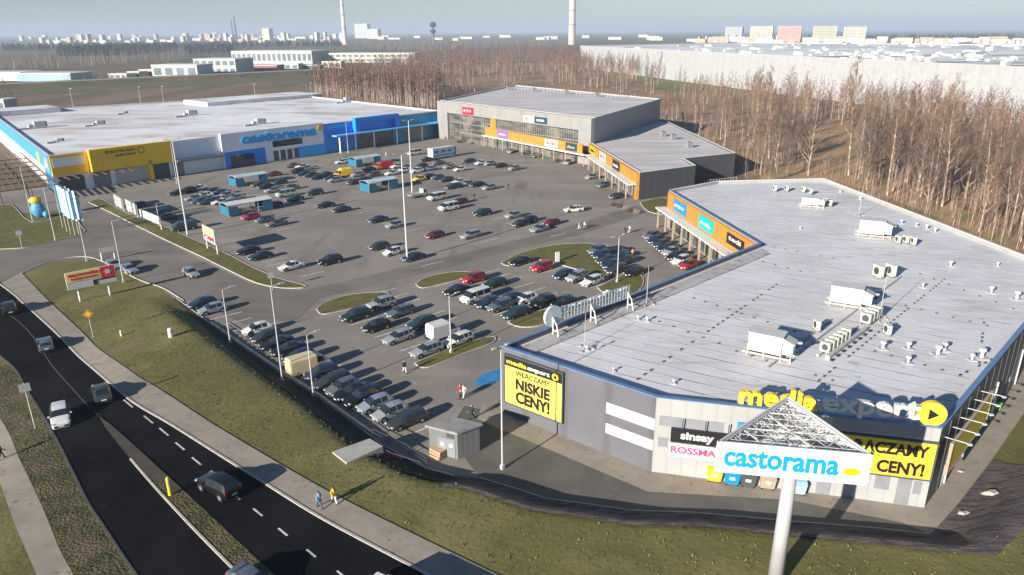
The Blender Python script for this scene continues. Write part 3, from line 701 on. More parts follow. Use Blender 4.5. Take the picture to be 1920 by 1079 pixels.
# --- blue store at the far left
CWH = mat('store_white', (.86,.86,.88), .5, var=.04, scale=.3); CYE = mat('store_yellow', (.95,.58,.01), .5, var=.05, scale=.4); CBL = mat('store_blue', (.0,.24,.80), .5, var=.06, scale=.3)
CLB = mat('store_letter_blue', (.0,.42,.95), .5, var=.03); CTE = mat('store_teal', (.03,.30,.46), .5, var=.08, scale=.3); CSK = mat('store_sky_blue', (.12,.52,.90), .5, var=.05)
CP = [(-121.0,188.1), (-28.5,295.4), (-109.9,378.8), (-215,303)]
cast = thing('retail_building', 'long blue white and yellow home improvement store with a vast pale roof', 'building', (-121, 188, 0))
CZ = 10.0
shell('casto', CP, CZ, [CWH, LGREY, LGREY, SKYB], CROOF, cast, .5, .4, COPEW)
F1 = Face(CP[0], CP[1])
def X(px, py): return F1.sz(px, py)[0]
def fac(name, px0, px1, z0, z1, mt, off=.1, th=.09, py=270): return prect(F1, name, (px0, py), (px1, py), z0, z1, mt, cast, off, th)
fac('facade_panel', 92, 162, 4.6, 9.9, CYE, .3, .29, 300); fac('facade_panel', 96, 157, 6.9, 9.2, CWH, .36, .05, 300)
fac('facade_panel', 163, 320, 4.6, 10.5, CYE, 1.6, 1.58, 290)
mb = MB(); lw0, lw1 = X(192,285), X(250,282)
F1.text(mb, 'BUDOWLANY', lw0, lw1, 9.0, 9.8, 1.66, .012, .03); F1.text(mb, 'HURTOWY', lw0+2.5, lw1, 7.9, 8.6, 1.66, .012, .03); mb.build('lettering', BLACK, cast)
mb = MB(); disc(mb, F1, X(260,282), 9.0, .95, 1.68, .05); mb.build('round_logo', BLACK, cast)
mb = MB(); disc(mb, F1, X(260,282), 9.0, .75, 1.72, .05); mb.build('round_logo', CYE, cast)
for k, (pa, pb) in enumerate(((105,155), (172,205), (215,272), (283,318))): fac('gate', pa, pb, .1, 4.2, (DGREY, MGREY, LGREY, DGREY)[k], .14 if k == 0 else 1.66 if False else .2, .1, 320)
fac('facade_panel', 274, 282, 0, 6.0, CYE, 1.6, 1.5, 310)
fac('facade_panel', 320, 412, 1.0, 9.8, mat('pale_blue_wall', (.72,.78,.86), .6, var=.06), .12, .1); fac('canopy', 320, 412, 4.2, 4.8, MGREY, 2.6, 2.5)
fac('facade_panel', 412, 605, .0, 10.7, CWH, 1.0, .9)
fac('entrance', 415, 492, 0.05, 5.0, CBL, 1.3, .3); fac('door', 425, 470, .05, 3.8, GLASS, 1.4, .1)
fac('shop_window', 508, 564, 4.6, 6.6, GLASS, 1.1, .08)
for k in range(4): fac('shop_window', 508+k*13, 517+k*13, .2, 3.4, DGREY, 1.1, .08)
fac('facade_panel', 555, 606, .1, 3.6, CLB, 1.25, .2)
mb = MB(); F1.text(mb, 'castorama', X(448,262), X(590,248), 6.8, 9.7, 1.25, .04, .12); mb.build('lettering', CLB, cast)
mb = MB(); disc(mb, F1, X(598,245), 9.1, 1.35, 1.3, .2, 20, None, 1.0); mb.build('oval_logo', YEL, cast)
fac('facade_panel', 606, 662, .1, 9.9, CBL, .3, .28, 250); fac('facade_panel', 662, 740, .1, 10.0, CBL, .3, .28, 245); fac('facade_panel', 740, 825, .1, 9.8, CTE, .3, .28, 235)
fac('sign_band', 610, 652, 8.3, 9.5, CLB, .4, .09, 245)
mb = MB(); pa, pb = X(660,240), X(742,232)
F1.rect(mb, pa, pb, 9.4, 11.0, 2.2, 1.9); F1.rect(mb, pa, pa+1.8, 6.0, 9.4, 2.2, 1.9); F1.rect(mb, pb-1.8, pb, 6.2, 9.4, 2.2, 1.9); mb.build('portal_frame', CBL, cast)
mb = MB(); F1.rect(mb, pa+2.2, pb-2.2, .1, 5.6, .5, .2); en = mb.build('entrance', SHOPG, cast)
mb = MB(); [F1.rect(mb, pa+2.2+k*(pb-pa-4.4)/9, pa+2.35+k*(pb-pa-4.4)/9, .1, 5.6, .6, .1) for k in range(10)]; mb.build('frame', MGREY, en)
mb = MB(); F1.rect(mb, X(618,262), X(836,240), 5.7, 6.1, 4.2, 3.9); mb.build('canopy', CSK, cast)
for px in (625, 655, 690, 733, 780):
    mb = MB(); mb.box(F1.P(X(px,270), 2.85, 3.8), (.4,.4,5.7)); mb.build('canopy_post', CWH, cast)
mb = MB(); F1.rect(mb, X(322,300), X(342,300), .1, 4.0, .3, .1); F1.rect(mb, X(760,262), X(800,258), .1, 4.6, .4, .1); mb.build('gate', MGREY, cast)
# side wall towards the lower left: blue band over white
F2 = Face(CP[3], CP[0], (-200, 0))
mb = MB(); F2.rect(mb, 2, F2.L-.05, 5.6, 9.9, .2, .18); mb.build('facade_panel', SKYB, cast)
mb = MB(); F2.rect(mb, 2, F2.L-12, .1, 5.5, .15, .12); mb.build('facade_panel', CWH, cast)
mb = MB(); disc(mb, F2, F2.L-19, 7.4, 2.4, .3, .08, 18, None, 1.6); mb.build('oval_logo', YEL, cast)
mb = MB(); F2.rect(mb, F2.L-9, F2.L-2, 5.9, 8.8, .28, .06); mb.build('poster', mat('brown_poster', (.34,.24,.18), .6, var=.8, scale=.6, col2=(.6,.6,.62)), cast)
# low blocks on the back of its roof
mb = MB()
for px, py, dx, dy, dz in ((480,188,60,22,1.6), (25,214,30,16,2.0)):
    mb = MB(); c = at(px, py, CZ-.5); mb.box((c.x, c.y, CZ-.5+dz/2), (dx, dy, dz), radians(49)); mb.build('roof_monitor', CROOF, cast)

# --- grey hall with glass atrium and the lower shops around it
HP = [(-27.8,290), (25.9,226.5), (59.0,290), (2.0,372)]
hall = thing('retail_building', 'tall grey retail hall with glazed front and low orange fronted wing', 'building', (25.9, 226.5, 0))
HZ = 14.5
shell('hall', HP, HZ, [W_STONE, W_SILVER, W_SILVER, W_STONE], GROOF, hall, .4, .4, COPEW)
F3 = Face(HP[0], HP[1]); L3 = F3.L
mb = MB(); a0, a1 = F3.sz(845,230)[0], F3.sz(1090,270)[0]; F3.rect(mb, a0, a1, .1, 10.3, .12, .1); gw = mb.build('atrium_glass', mix_mat('atrium_glass', [(.13,.125,.115), ((.055,.055,.055), (.2,.03,.3), .45, .55, 3), ((.20,.185,.16), .12, .5, .62, 5)], bump=0, rough=.25, spec=.7), hall)
mb = MB(); n_ = 64
for k in range(n_+1):
    a = a0+(a1-a0)*k/n_
    if k > 18 or k % 6 == 0: F3.rect(mb, a, a+.12, .1, 10.3, .3, .17)
for z in (3.4, 6.8): F3.rect(mb, a0, a1, z, z+.15, .3, .17)
mb.build('frame', mat('mullion_grey', (.30,.29,.26), .5, var=.1), gw)
mb = MB(); F3.rect(mb, -.1, a0, .02, HZ-.01, 1.5, 1.48); F3.rect(mb, a1, L3+.1, .02, HZ-.01, 1.5, 1.48); F3.rect(mb, a0, a1, 10.4, HZ-.01, 1.5, 1.48); mb.build('portal_frame', W_STONE, hall)
mb = MB(); F3.rect(mb, F3.sz(922,240)[0], F3.sz(932,240)[0], 6.0, 10.4, .6, .5); mb.build('pier', ORANGE, hall)
# wing
WP = [(25.0,226.0), (31.8,175.9), (47.9,185.4), (47.2,196.5), (64.0,205.0), (59.6,288), (30,240)]
WZ = 6.9
shell('wing', WP, WZ, [BRICKY, W_DARK2, W_DARK2, W_DARK2, W_DARK2, W_DARK2, W_DARK2], GROOF, hall, .4, .35, COPEW)
F4 = Face(WP[0], WP[1]); F5 = Face((-6.2,269.5), (25.0,226.0))
mb = MB(); F4.rect(mb, -.3, F4.L, 4.2, 6.88, .8, .75); F5.rect(mb, 0, F5.L+.6, 4.2, 6.9, 4.2, .4); F4.rect(mb, F4.L-1.6, F4.L, .1, 4.2, .8, .75); mb.build('fascia', ORANGE, hall)
mb = MB(); F4.rect(mb, -2, F4.L, 3.8, 4.15, 3.0, 2.9); F5.rect(mb, 0, F5.L+3, 3.8, 4.15, 5.6, 5.5); mb.build('canopy', COPEW, hall)
for k in range(12):
    mb = MB(); F4.rect(mb, 1.5+k*4.0, 4.4+k*4.0, .2, 3.4, .08, .06); sw = mb.build('shop_window', SHOPG, hall)
    mb = MB(); F4.rect(mb, 2.9+k*4.0, 3.0+k*4.0, .2, 3.4, .12, .04); mb.build('frame', LGREY, sw)
for k in range(8): mb = MB(); mb.box(F4.P(2+k*6.6, 1.9, 2.7), (.3,.3,3.8)); mb.build('canopy_post', BRICKY, hall)
for k in range(9): mb = MB(); mb.box(F5.P(1+k*5.8, 1.9, 5.2), (.3,.3,3.8)); mb.build('canopy_post', BRICKY, hall)
HS = [('red square sign high on the grey hall near the blue store', F3, 874, 894, 210, 10.7, 13.4, RED, SIGNW, 'RTV', 1.6), ('white sign high on the grey hall beside the navy sign', F3, 989, 1009, 222, 10.9, 13.0, SIGNW, BLACK, 'sport', 1.6),
      ('navy sign high on the grey hall beside the white sign', F3, 1010, 1032, 224, 10.9, 13.0, NAVY, SIGNW, 'SIZEER', 1.6)]
for lb, F, x0, x1, py, z0, z1, mt, tm, tx, off in HS:
    a0, a1 = F.sz(x0,py)[0], F.sz(x1,py)[0]; b = board('shop_sign', lb, F, a0, a1, z0, z1, mt, off+.2, .18)
    lo, hi = min(a0,a1), max(a0,a1); lett(b, F, tx, lo+(hi-lo)*.15, hi-(hi-lo)*.15, z0+(z1-z0)*.32, z0+(z1-z0)*.68, tm, off+.24, .02)
for lb, x0, x1, py, mt, tm, tx, F, off in (('purple shop sign at the left end of the long orange fascia', 951, 971, 250, PURP, SIGNW, 'action', F5, 4.3), ('white and red shop sign on the long orange fascia', 1041, 1066, 264, SIGNW, RED, 'kik', F5, 4.3), ('dark green shop sign near the bend of the orange fascia', 1080, 1101, 272, NAVY, CASTY, 'dino', F5, 4.3),
     ('yellow shop sign just past the bend of the orange fascia', 1112, 1122, 285, CASTY, BLACK, 'lewiatan', F4, .9), ('white and orange shop sign on the bent orange fascia', 1130, 1142, 295, SIGNW, RED, 'pizza', F4, .9), ('black shop sign near the corner pillar of the orange fascia', 1155, 1168, 305, BLACK, SIGNW, 'moda', F4, .9)):
    a0, a1 = F.sz(x0,py)[0], F.sz(x1,py)[0]; b = board('shop_sign', lb, F, a0, a1, 4.35, 6.75, mt, off+.12, .12)
    lo, hi = min(a0,a1), max(a0,a1); lett(b, F, tx, lo+(hi-lo)*.15, hi-(hi-lo)*.15, 5.1, 6.0, tm, off+.16, .02)
# service fence behind the wing
mb = MB(); p, q = at(1320, 352), at(1380, 345)
for k in range(12): c = p.lerp(q, k/11); mb.bar((c.x, c.y, 0), (c.x, c.y, 2), .08)
mb.bar((p.x,p.y,1.9), (q.x,q.y,1.9), .08); mb.bar((p.x,p.y,.6), (q.x,q.y,.6), .08)
tag(mb.build('fence', POLEM), 'pale fence panel between the slate wing and the white roofed store', 'fence')

# --- far warehouse
whp = [at(1088,143), at(1300,153), at(1960,215), (900, 760, 0), (520, 1500, 0)]
wp_ = [(117-25, 690), (178, 578), (330, 372), (760, 640), (420, 1050)]
W0 = at(1088, 140); hw_ = hz(1205, 147, 84)
FL0 = at(1088,141); p1 = at(1395,160); 
far_h = 24.0
def topz(px, py, z): p = at(px, py, z); return (p.x, p.y)
WPn = [topz(1088,86,far_h), topz(1310,97,far_h), topz(1563,109,far_h), topz(1960,128,far_h), (620, 640), (300, 1000)]
wh = thing('warehouse', 'enormous pale grey warehouse with white roof beyond the bare trees', 'warehouse', (*WPn[2], 0))
whm = ribbed('warehouse_cladding', (.37,.375,.385), 6.0, depth=.2, ang=radians(30), dark=.93)
shell('warehouse', WPn, far_h, [whm], mix_mat('warehouse_roof', [(.62,.64,.66), ((.45,.48,.52), (.01,.06,.3), .52, .62, 4), ((.75,.76,.77), (.02,.1,.3), .55, .7, 4), ((.05,.06,.07), (.004,.05,.3), .60, .63, 2)], bump=0), wh, .8, 1.0, COPEW)

# ================================================================== VEHICLES
PAINT = {}
for n_, c in {'white':(.62,.62,.60),'silver':(.32,.34,.36),'grey':(.13,.135,.14),'dark grey':(.045,.048,.052),'black':(.010,.010,.012),'dark blue':(.015,.03,.075),'blue':(.03,.10,.26),
              'light blue':(.26,.31,.37),'red':(.45,.015,.02),'dark red':(.20,.012,.02),'magenta':(.50,.01,.10),'dark green':(.012,.04,.038),'teal':(.02,.06,.075),'yellow':(.80,.50,.02),'orange':(.70,.18,.03),
              'beige':(.62,.50,.30),'blue grey':(.11,.14,.18),'pale green':(.45,.55,.42)}.items():
    m = mat('paint_'+n_.replace(' ', '_'), c, .28, .0 if n_ in ('white','beige','yellow') else .25, var=.03, spec=.6); m.node_tree.nodes['Principled BSDF'].inputs['Coat Weight'].default_value = .5; PAINT[n_] = m
HEADL = mat('headlight_glass', (.62,.64,.66), .15, .2, var=.1); TAILL = mat('taillight_red', (.35,.01,.01), .25, var=.1)
RIM = mat('wheel_rim', (.34,.35,.36), .35, .6, var=.1); PLATE = mat('plate_white', (.7,.7,.68), .5)
# stations: x, half width, belt z, top z, top half width, glass kind to the next station (w windscreen, s side, r rear, - none)
CARS = {
 'hatchback': (2.0, 4.1, [(2.05,.62,.50,.56,.50,'-'),(1.98,.78,.62,.70,.60,'-'),(1.30,.86,.80,.90,.68,'-'),(1.0,.87,.90,1.0,.70,'w'),(.30,.87,.93,1.42,.56,'s'),(-.45,.87,.95,1.47,.58,'-'),(-.52,.87,.95,1.47,.58,'s'),(-1.25,.86,.97,1.43,.57,'-'),(-1.62,.85,.98,1.36,.55,'r'),(-1.98,.82,.92,1.0,.62,'-'),(-2.05,.76,.60,.66,.60,'-')]),
 'sedan': (2.2, 4.6, [(2.3,.62,.50,.55,.50,'-'),(2.2,.80,.60,.68,.62,'-'),(1.35,.88,.80,.88,.70,'-'),(.95,.89,.88,.96,.72,'w'),(.15,.89,.92,1.38,.56,'s'),(-.45,.89,.93,1.43,.58,'-'),(-.52,.89,.93,1.43,.58,'s'),(-1.1,.88,.94,1.38,.56,'r'),(-1.75,.87,.95,1.03,.68,'-'),(-2.2,.84,.90,.98,.66,'-'),(-2.3,.76,.6,.66,.60,'-')]),
 'estate car': (2.2, 4.65, [(2.3,.62,.50,.55,.50,'-'),(2.2,.80,.60,.68,.62,'-'),(1.35,.88,.80,.88,.70,'-'),(.95,.89,.88,.96,.72,'w'),(.2,.89,.92,1.40,.57,'s'),(-.5,.89,.94,1.46,.59,'-'),(-.57,.89,.94,1.46,.59,'s'),(-1.3,.88,.95,1.44,.58,'-'),(-1.38,.88,.95,1.44,.58,'s'),(-1.95,.87,.96,1.38,.57,'r'),(-2.25,.84,.92,1.02,.64,'-'),(-2.32,.78,.6,.66,.6,'-')]),
 'suv': (2.2, 4.5, [(2.2,.70,.60,.68,.58,'-'),(2.12,.86,.78,.88,.70,'-'),(1.35,.92,.98,1.06,.76,'-'),(1.0,.93,1.04,1.12,.78,'w'),(.4,.93,1.06,1.60,.64,'s'),(-.35,.93,1.08,1.67,.66,'-'),(-.43,.93,1.08,1.67,.66,'s'),(-1.15,.92,1.09,1.65,.65,'-'),(-1.25,.92,1.09,1.65,.65,'s'),(-1.85,.91,1.1,1.58,.63,'r'),(-2.15,.88,1.04,1.14,.70,'-'),(-2.22,.82,.7,.76,.66,'-')]),
 'van': (2.4, 5.2, [(2.6,.78,.66,.74,.66,'-'),(2.52,.92,.90,1.0,.78,'-'),(1.95,.97,1.12,1.22,.84,'w'),(1.3,.98,1.2,2.05,.78,'s'),(.55,.98,1.2,2.15,.82,'-'),(.4,.98,1.2,2.15,.82,'-'),(-2.3,.98,1.2,2.15,.82,'-'),(-2.5,.97,1.2,2.10,.82,'-'),(-2.58,.95,1.0,1.1,.80,'-')]),
 'minibus': (2.4, 5.2, [(2.6,.78,.66,.74,.66,'-'),(2.52,.92,.90,1.0,.78,'-'),(1.95,.97,1.12,1.22,.84,'w'),(1.3,.98,1.15,1.88,.78,'s'),(.5,.98,1.15,1.95,.82,'-'),(.4,.98,1.15,1.95,.82,'s'),(-.9,.98,1.15,1.95,.82,'-'),(-1.0,.98,1.15,1.95,.82,'s'),(-2.3,.97,1.15,1.92,.82,'r'),(-2.52,.95,1.0,1.1,.80,'-'),(-2.58,.9,.7,.8,.7,'-')]),
}
CARS['crossover'] = (2.2, 4.3, [(x*.96, w_*.98, b*.97, t_*.96, tw_*.98, g) for x, w_, b, t_, tw_, g in CARS['suv'][2]])
def car_parts(kind):
    _, L, ST = CARS[kind]; body = MB(); win = MB(); prof = []
    for x, hw, b, t, tw, g in ST:
        low = .24 if kind not in ('van', 'suv', 'minibus') else .30
        prof.append([(x, 0, low), (x, hw*.90, low), (x, hw*.985, low+.18), (x, hw, (b+low)/2+.1), (x, hw*.97, b), (x, tw, t), (x, tw*.55, t+.025), (x, 0, t+.03)])
    for sg in (1, -1):
        for i in range(len(prof)-1):
            g = ST[i][5]; gb = ST[i-1][5] if i else '-'
            for k in range(7):
                q = [prof[i][k], prof[i+1][k], prof[i+1][k+1], prof[i][k+1]]
                q = [(a, b*sg, c) for a, b, c in q]
                if sg > 0: q = q[::-1]
                glass = (g == 'w' and k in (4, 5, 6)) or (g == 's' and k == 4) or (g == 'r' and k in (5, 6))
                (win if glass else body).face(q, 0)
        for e in (0, -1):
            q = [(a, b*sg, c) for a, b, c in prof[e]]
            body.face(q if (sg > 0) == (e == 0) else q[::-1], 0)
    wx = L*.30; r = .33 if kind not in ('suv', 'van', 'minibus') else .37; hw = max(s[1] for s in ST)
    for sx in (1, -1):
        for sy in (1, -1):
            body.cone((sx*wx, sy*(hw-.3), r+.02), (sx*wx, sy*(hw+.012), r+.02), r+.08, r+.07, 14, 1)
    body.box((ST[0][0]-.02, 0, .42), (.12, hw*1.45, .22), 0, 1); body.box((ST[-1][0]+.02, 0, .40), (.12, hw*1.5, .16), 0, 1)
    body.box((ST[0][0]+.03, 0, .45), (.05, .5, .11), 0, 2); body.box((ST[-1][0]-.02, 0, .62), (.05, .5, .11), 0, 2)
    for sy in (1, -1): body.box((ST[3][0]-.25, sy*(hw+.08), ST[3][2]+.08), (.14, .2, .14), 0, 0)
    wheel = MB(); wheel.cone((0, -.11, 0), (0, .11, 0), r, r, 16, 0); wheel.cone((0, -.125, 0), (0, .125, 0), r*.62, r*.62, 10, 1)
    hl = MB(); hl.box((0, 0, 0), (.22, .30, .13)); tl = MB(); tl.box((0, 0, 0), (.12, .22, .20))
    return dict(body=body.mesh('body', [PAINT['white'], BLACK, PLATE]), window=win.mesh('window', GLASS), wheel=wheel.mesh('wheel', [RUBBER, RIM]), headlight=hl.mesh('headlight', HEADL), taillight=tl.mesh('taillight', TAILL),
                wx=wx, r=r, hw=hw, f=ST[1][0]-.02, fz=ST[1][2]+.02, b=ST[-2][0]+.03, bz=ST[-2][2]-.08, fw=ST[1][1], bw=ST[-2][1])
_cp = {}
def make_car(kind, color, far=False):
    if kind not in _cp: _cp[kind] = car_parts(kind)
    P = _cp[kind]; root = bpy.data.objects.new({'suv': 'suv', 'van': 'van', 'minibus': 'minibus'}.get(kind, 'parked_car'), None); COL.objects.link(root); root.empty_display_size = .3
    b = obj('body', P['body'], root); b.material_slots[0].link = 'OBJECT'; b.material_slots[0].material = PAINT[color]
    obj('window', P['window'], root)
    for sx in (1, -1):
        for sy in (1, -1): o = obj('wheel', P['wheel'], root); o.location = (sx*P['wx'], sy*(P['hw']-.10), P['r'])
    if not far:
        for sy in (1, -1):
            o = obj('headlight', P['headlight'], root); o.location = (P['f'], sy*(P['fw']-.16), P['fz'])
            o = obj('taillight', P['taillight'], root); o.location = (P['b'], sy*(P['bw']-.11), P['bz'])
    return root
ORD = ['first','second','third','fourth','fifth','sixth','seventh','eighth','ninth','tenth','eleventh','twelfth','thirteenth','fourteenth','fifteenth','sixteenth','seventeenth']
K = {'h':'hatchback','s':'sedan','w':'estate car','u':'suv','c':'crossover','v':'van','m':'minibus'}
D = 221   # nose towards the lower left
ROWS = [
 ('the ditch side row', 'cars parked beside the shaded ditch', 0.7, [(379,567,'h','dark blue',D),(398,578,'h','light blue',D),(482,616,'h','white',D),(500,629,'h','dark grey',D),(519,642,'s','black',D),(541,653,'s','black',D),(561,667,'h','dark blue',D),
   (603,697,'h','dark blue',D),(622,712,'w','dark grey',D),(642,724,'h','grey',D),(661,733,'s','black',D),(680,744,'u','black',D),(703,756,'h','light blue',D),(731,771,'h','silver',D),(763,785,'w','dark grey',D)]),
 ('the nearest centre row', 'cars in the near left bay rows', .7, [(667,591,'u','dark green',D),(706,610,'h','black',D),(746,631,'w','silver',D),(799,655,'w','silver',D)]),
 ('the second centre row', 'cars in the near left bay rows', .7, [(715,569,'u','silver',D),(751,583,'w','blue grey',D),(790,604,'w','teal',D),(858,636,'w','white',D)]),
 ('the row by the rooftop letters', 'cars left of the rooftop letters', .7, [(856,543,'s','black',D),(892,557,'m','white',D),(915,567,'h','dark blue',D),(938,573,'u','blue grey',D),(967,586,'w','teal',D)]),
 ('the row between two islands', 'cars left of the rooftop letters', .7, [(888,521,'c','red',D),(928,530,'h','dark green',D),(957,559,'h','dark blue',D),(986,559,'h','white',D),(1018,566,'u','black',D),(1058,566,'s','black',D)]),
 ('the row below the lawn', 'cars beside the large grass island', .7, [(976,489,'s','black',D),(1016,500,'c','red',D),(1057,514,'h','dark blue',D),(1082,519,'u','silver',D),(1110,526,'w','white',D)]),
 ('the dark lawn edge row', 'cars beside the large grass island', .7, [(1120,468,'h','blue grey',D),(1129,477,'h','dark blue',D),(1138,486,'s','dark grey',D),(1147,495,'h','dark blue',D),(1157,504,'w','dark grey',D)]),
 ('the second dark row', 'cars beside the large grass island', .7, [(1157,469,'s','black',D),(1166,478,'h','dark blue',D),(1176,487,'s','dark grey',D),(1189,509,'h','black',D)]),
 ('the row below the orange fascia', 'cars beside the orange fronted shops', .7, [(1222,441,'h','blue grey',D),(1231,449,'s','dark blue',D),(1240,457,'h','dark grey',D),(1250,464,'s','dark blue',D),(1258,471,'h','silver',D),(1267,479,'w','black',D),(1277,487,'w','white',D),(1291,496,'h','red',D)]),
 ('the short right hand row', 'cars in the right part of the car park', .7, [(962,403,'h','silver',D),(976,418,'s','dark grey',D),(991,411,'h','dark blue',D),(1011,428,'s','light blue',D),(1034,417,'h','dark red',D)]),
 ('the sparse middle of the lot', 'cars in the middle of the car park', .7, [(709,411,'s','dark blue',D),(740,421,'h','silver',D),(815,440,'h','dark red',D),(882,440,'w','silver',D),(904,399,'u','dark green',D),(1075,392,'w','white',D-20)]),
 ('the row by the tall mast', 'cars in the middle of the car park', .7, [(711,461,'h','dark grey',D),(737,471,'h','white',D),(775,481,'s','dark blue',D),(619,488,'u','black',D)]),
 ('the group above the grass strip', 'cars in the middle of the car park', .7, [(465,469,'s','black',D),(488,479,'s','dark green',D),(546,498,'s','white',D)]),
 ('the access lane', 'cars on the access road', .7, [(358,511,'h','silver',315),(243,504,'h','light blue',318),(214,496,'h','silver',320)]),
 ('the middle left pair', 'cars in the middle of the car park', .7, [(610,384,'s','black',D),(640,392,'s','dark blue',D)]),
 ('the row before the nearest shelter', 'cars around the trolley shelters', .7, [(470,406,'h','magenta',D),(496,411,'h','blue grey',D),(519,418,'s','grey',D)]),
 ('the far left row', 'cars in the left rows', .7, [(333,361,'s','black',D),(352,356,'h','black',D),(373,352,'s','white',D),(396,358,'s','dark blue',D),(412,360,'h','blue grey',D),(424,365,'s','silver',D),(442,370,'s','light blue',D)]),
 ('the short second left row', 'cars in the left rows', .7, [(364,371,'s','silver',D),(376,376,'s','blue',D),(389,378,'s','dark grey',D)]),
 ('the row along the grass strip', 'cars in the left rows', .7, [(312,406,'h','blue grey',D),(303,398,'h','dark blue',D),(345,426,'m','teal',D),(255,385,'w','dark blue',D)]),
 ('the left banner shelter row', 'cars around the trolley shelters', .7, [(487,345,'s','dark grey',D),(498,349,'s','dark blue',D),(512,356,'s','silver',D),(524,341,'h','teal',D),(545,351,'s','grey',D)]),
 ('the small left centre group', 'cars around the trolley shelters', .7, [(536,364,'m','pale green',D),(552,372,'s','dark blue',D),(590,361,'u','dark green',D),(514,384,'h','black',D)]),
 ('the dense store row', 'cars before the blue store', .7, [(513,326,'s','dark red',D),(549,310,'s','grey',D),(557,321,'u','dark grey',D),(571,325,'s','dark blue',D),(582,328,'h','dark grey',D),(596,332,'s','dark blue',D),(610,327,'s','black',D),(622,333,'s','dark blue',D)]),
 ('the row by the yellow van', 'cars before the blue store', .7, [(664,341,'w','dark grey',D),(682,336,'s','dark grey',D),(690,317,'s','black',D),(641,303,'w','white',D)]),
 ('the row by the orange truck', 'cars before the blue store', .7, [(735,324,'s','white',D),(757,319,'h','white',D),(781,320,'c','white',D),(786,335,'h','yellow',D)]),
 ('the row past the yellow hatchback', 'cars in the far right rows', .7, [(803,330,'s','dark blue',D),(820,332,'h','blue grey',D),(837,336,'s','dark grey',D),(860,340,'s','white',D),(895,345,'s','black',D),(917,351,'h','silver',D)]),
 ('the row by the white trailer', 'cars in the far right rows', .7, [(777,287,'m','white',D),(800,299,'s','dark green',D),(843,312,'s','silver',D),(880,301,'s','dark blue',D),(902,305,'s','white',D),(938,310,'s','black',D),(964,315,'h','silver',D),(822,305,'s','grey',D)]),
 ('the centre van group', 'vans in the centre of the car park', 1.0, [(819,368,'m','white',D),(862,375,'h','dark red',D),(841,387,'m','white',D)]),
 ('the row at the grey hall', 'cars parked before the grey hall', .7, [(958,283,'s','silver',250),(1003,291,'s','grey',250),(1064,304,'h','silver',250),(1110,331,'s','silver',D),(1132,346,'s','grey',D),(1156,367,'s','dark grey',D)]),
]
extra_rows = [('the sparse left middle', 'cars in the middle of the car park', .7, [(566,312,'h','white',D),(574,315,'s','silver',D),(628,337,'h','silver',D),(670,327,'h','silver',D),(745,311,'s','white',D),(700,327,'w','grey',D)]),
 ('the third left row', 'cars in the left rows', .7, [(402,374,'h','silver',D),(414,378,'s','white',D),(428,381,'h','dark grey',D),(384,366,'h','white',D)]),
 ('the trailer side row', 'cars in the far right rows', .7, [(790,311,'h','dark grey',D),(806,316,'s','silver',D),(862,317,'h','white',D),(918,306,'h','silver',D),(876,344,'h','silver',D),(849,349,'w','dark blue',D)])]
ROWS += extra_rows
FIXED = [((17,577),'u','black',128), ((84,643),'w','blue grey',126), ((190,734),'s','dark grey',124), ((113,779),'c','white',302), ((410,909),'u','black',146), ((474,1092),'s','blue grey',322)]
first = {}
def spawn(kind, color, p, z, az, label, cat, group, far):
    key = (kind, far)
    if key not in first: first[key] = r = make_car(kind, color, far); o = r; fresh = True
    else: o = copy_tree(first[key]); fresh = False
    for ch in o.children:
        if ch.name.startswith('body'): ch.material_slots[0].link = 'OBJECT'; ch.material_slots[0].material = PAINT[color]
    o.location = (p.x, p.y, z); o.rotation_euler = (0, 0, radians(az)); tag(o, label, cat, group); return o
SHD = {'h':'hatchback','s':'saloon car','w':'estate car','u':'tall SUV','c':'compact SUV','v':'van','m':'minibus'}
CAT = {'h':'car','s':'car','w':'car','u':'suv','c':'car','v':'van','m':'minibus'}
for row, grp, zc, cars in ROWS:
    srt = sorted(cars, key=lambda c: c[0])
    for px, py, k, col, az in cars:
        i = srt.index((px, py, k, col, az)); same = [c for c in cars if c[3] == col]
        if len(same) == 1: lab = f"{col} {SHD[k]}, the only {col} one in {row}"
        else: lab = f"{col} {SHD[k]}, {ORD[i]} from the left in {row}"
        if len(cars) == 1: lab = f"{col} {SHD[k]} in {row}"
        p = at(px, py, zc); p2 = ath(px, py+ (0)); far = p.y > 200
        spawn(K[k], col, p, .012, az+random.uniform(-3, 3), lab, CAT[k], grp, far)
names = ['black SUV driving nearest the left edge on the dark road', 'blue grey estate car driving on the dark road between two dark cars', 'dark grey saloon car driving on the dark road beside the white car', 'white compact SUV on the left lane of the dark road',
         'black SUV on the dark road beside the yellow marker post', 'blue grey saloon car cut by the bottom edge beside the median']
for ((px, py), k, col, az), lb in zip(FIXED, names):
    p = ath(px, py); 
    for _ in range(4): h_ = hgt(p.x, p.y); p = at(px, py, h_+.75)
    o = spawn(K[k], col, p, hgt(p.x, p.y)+.055, az, lb, CAT[k], 'cars on the main road', False); o.name = 'moving_car'
def boxy(name, label, cat, px, py, az, z=0.0, group=None):
    p = at(px, py, z); return thing(name, label, cat, (p.x, p.y, hgt(p.x, p.y)+.012), radians(az), group)
def lpart(mb, name, mats, par):
    me = mb.mesh(name, mats); return obj(name, me, par)
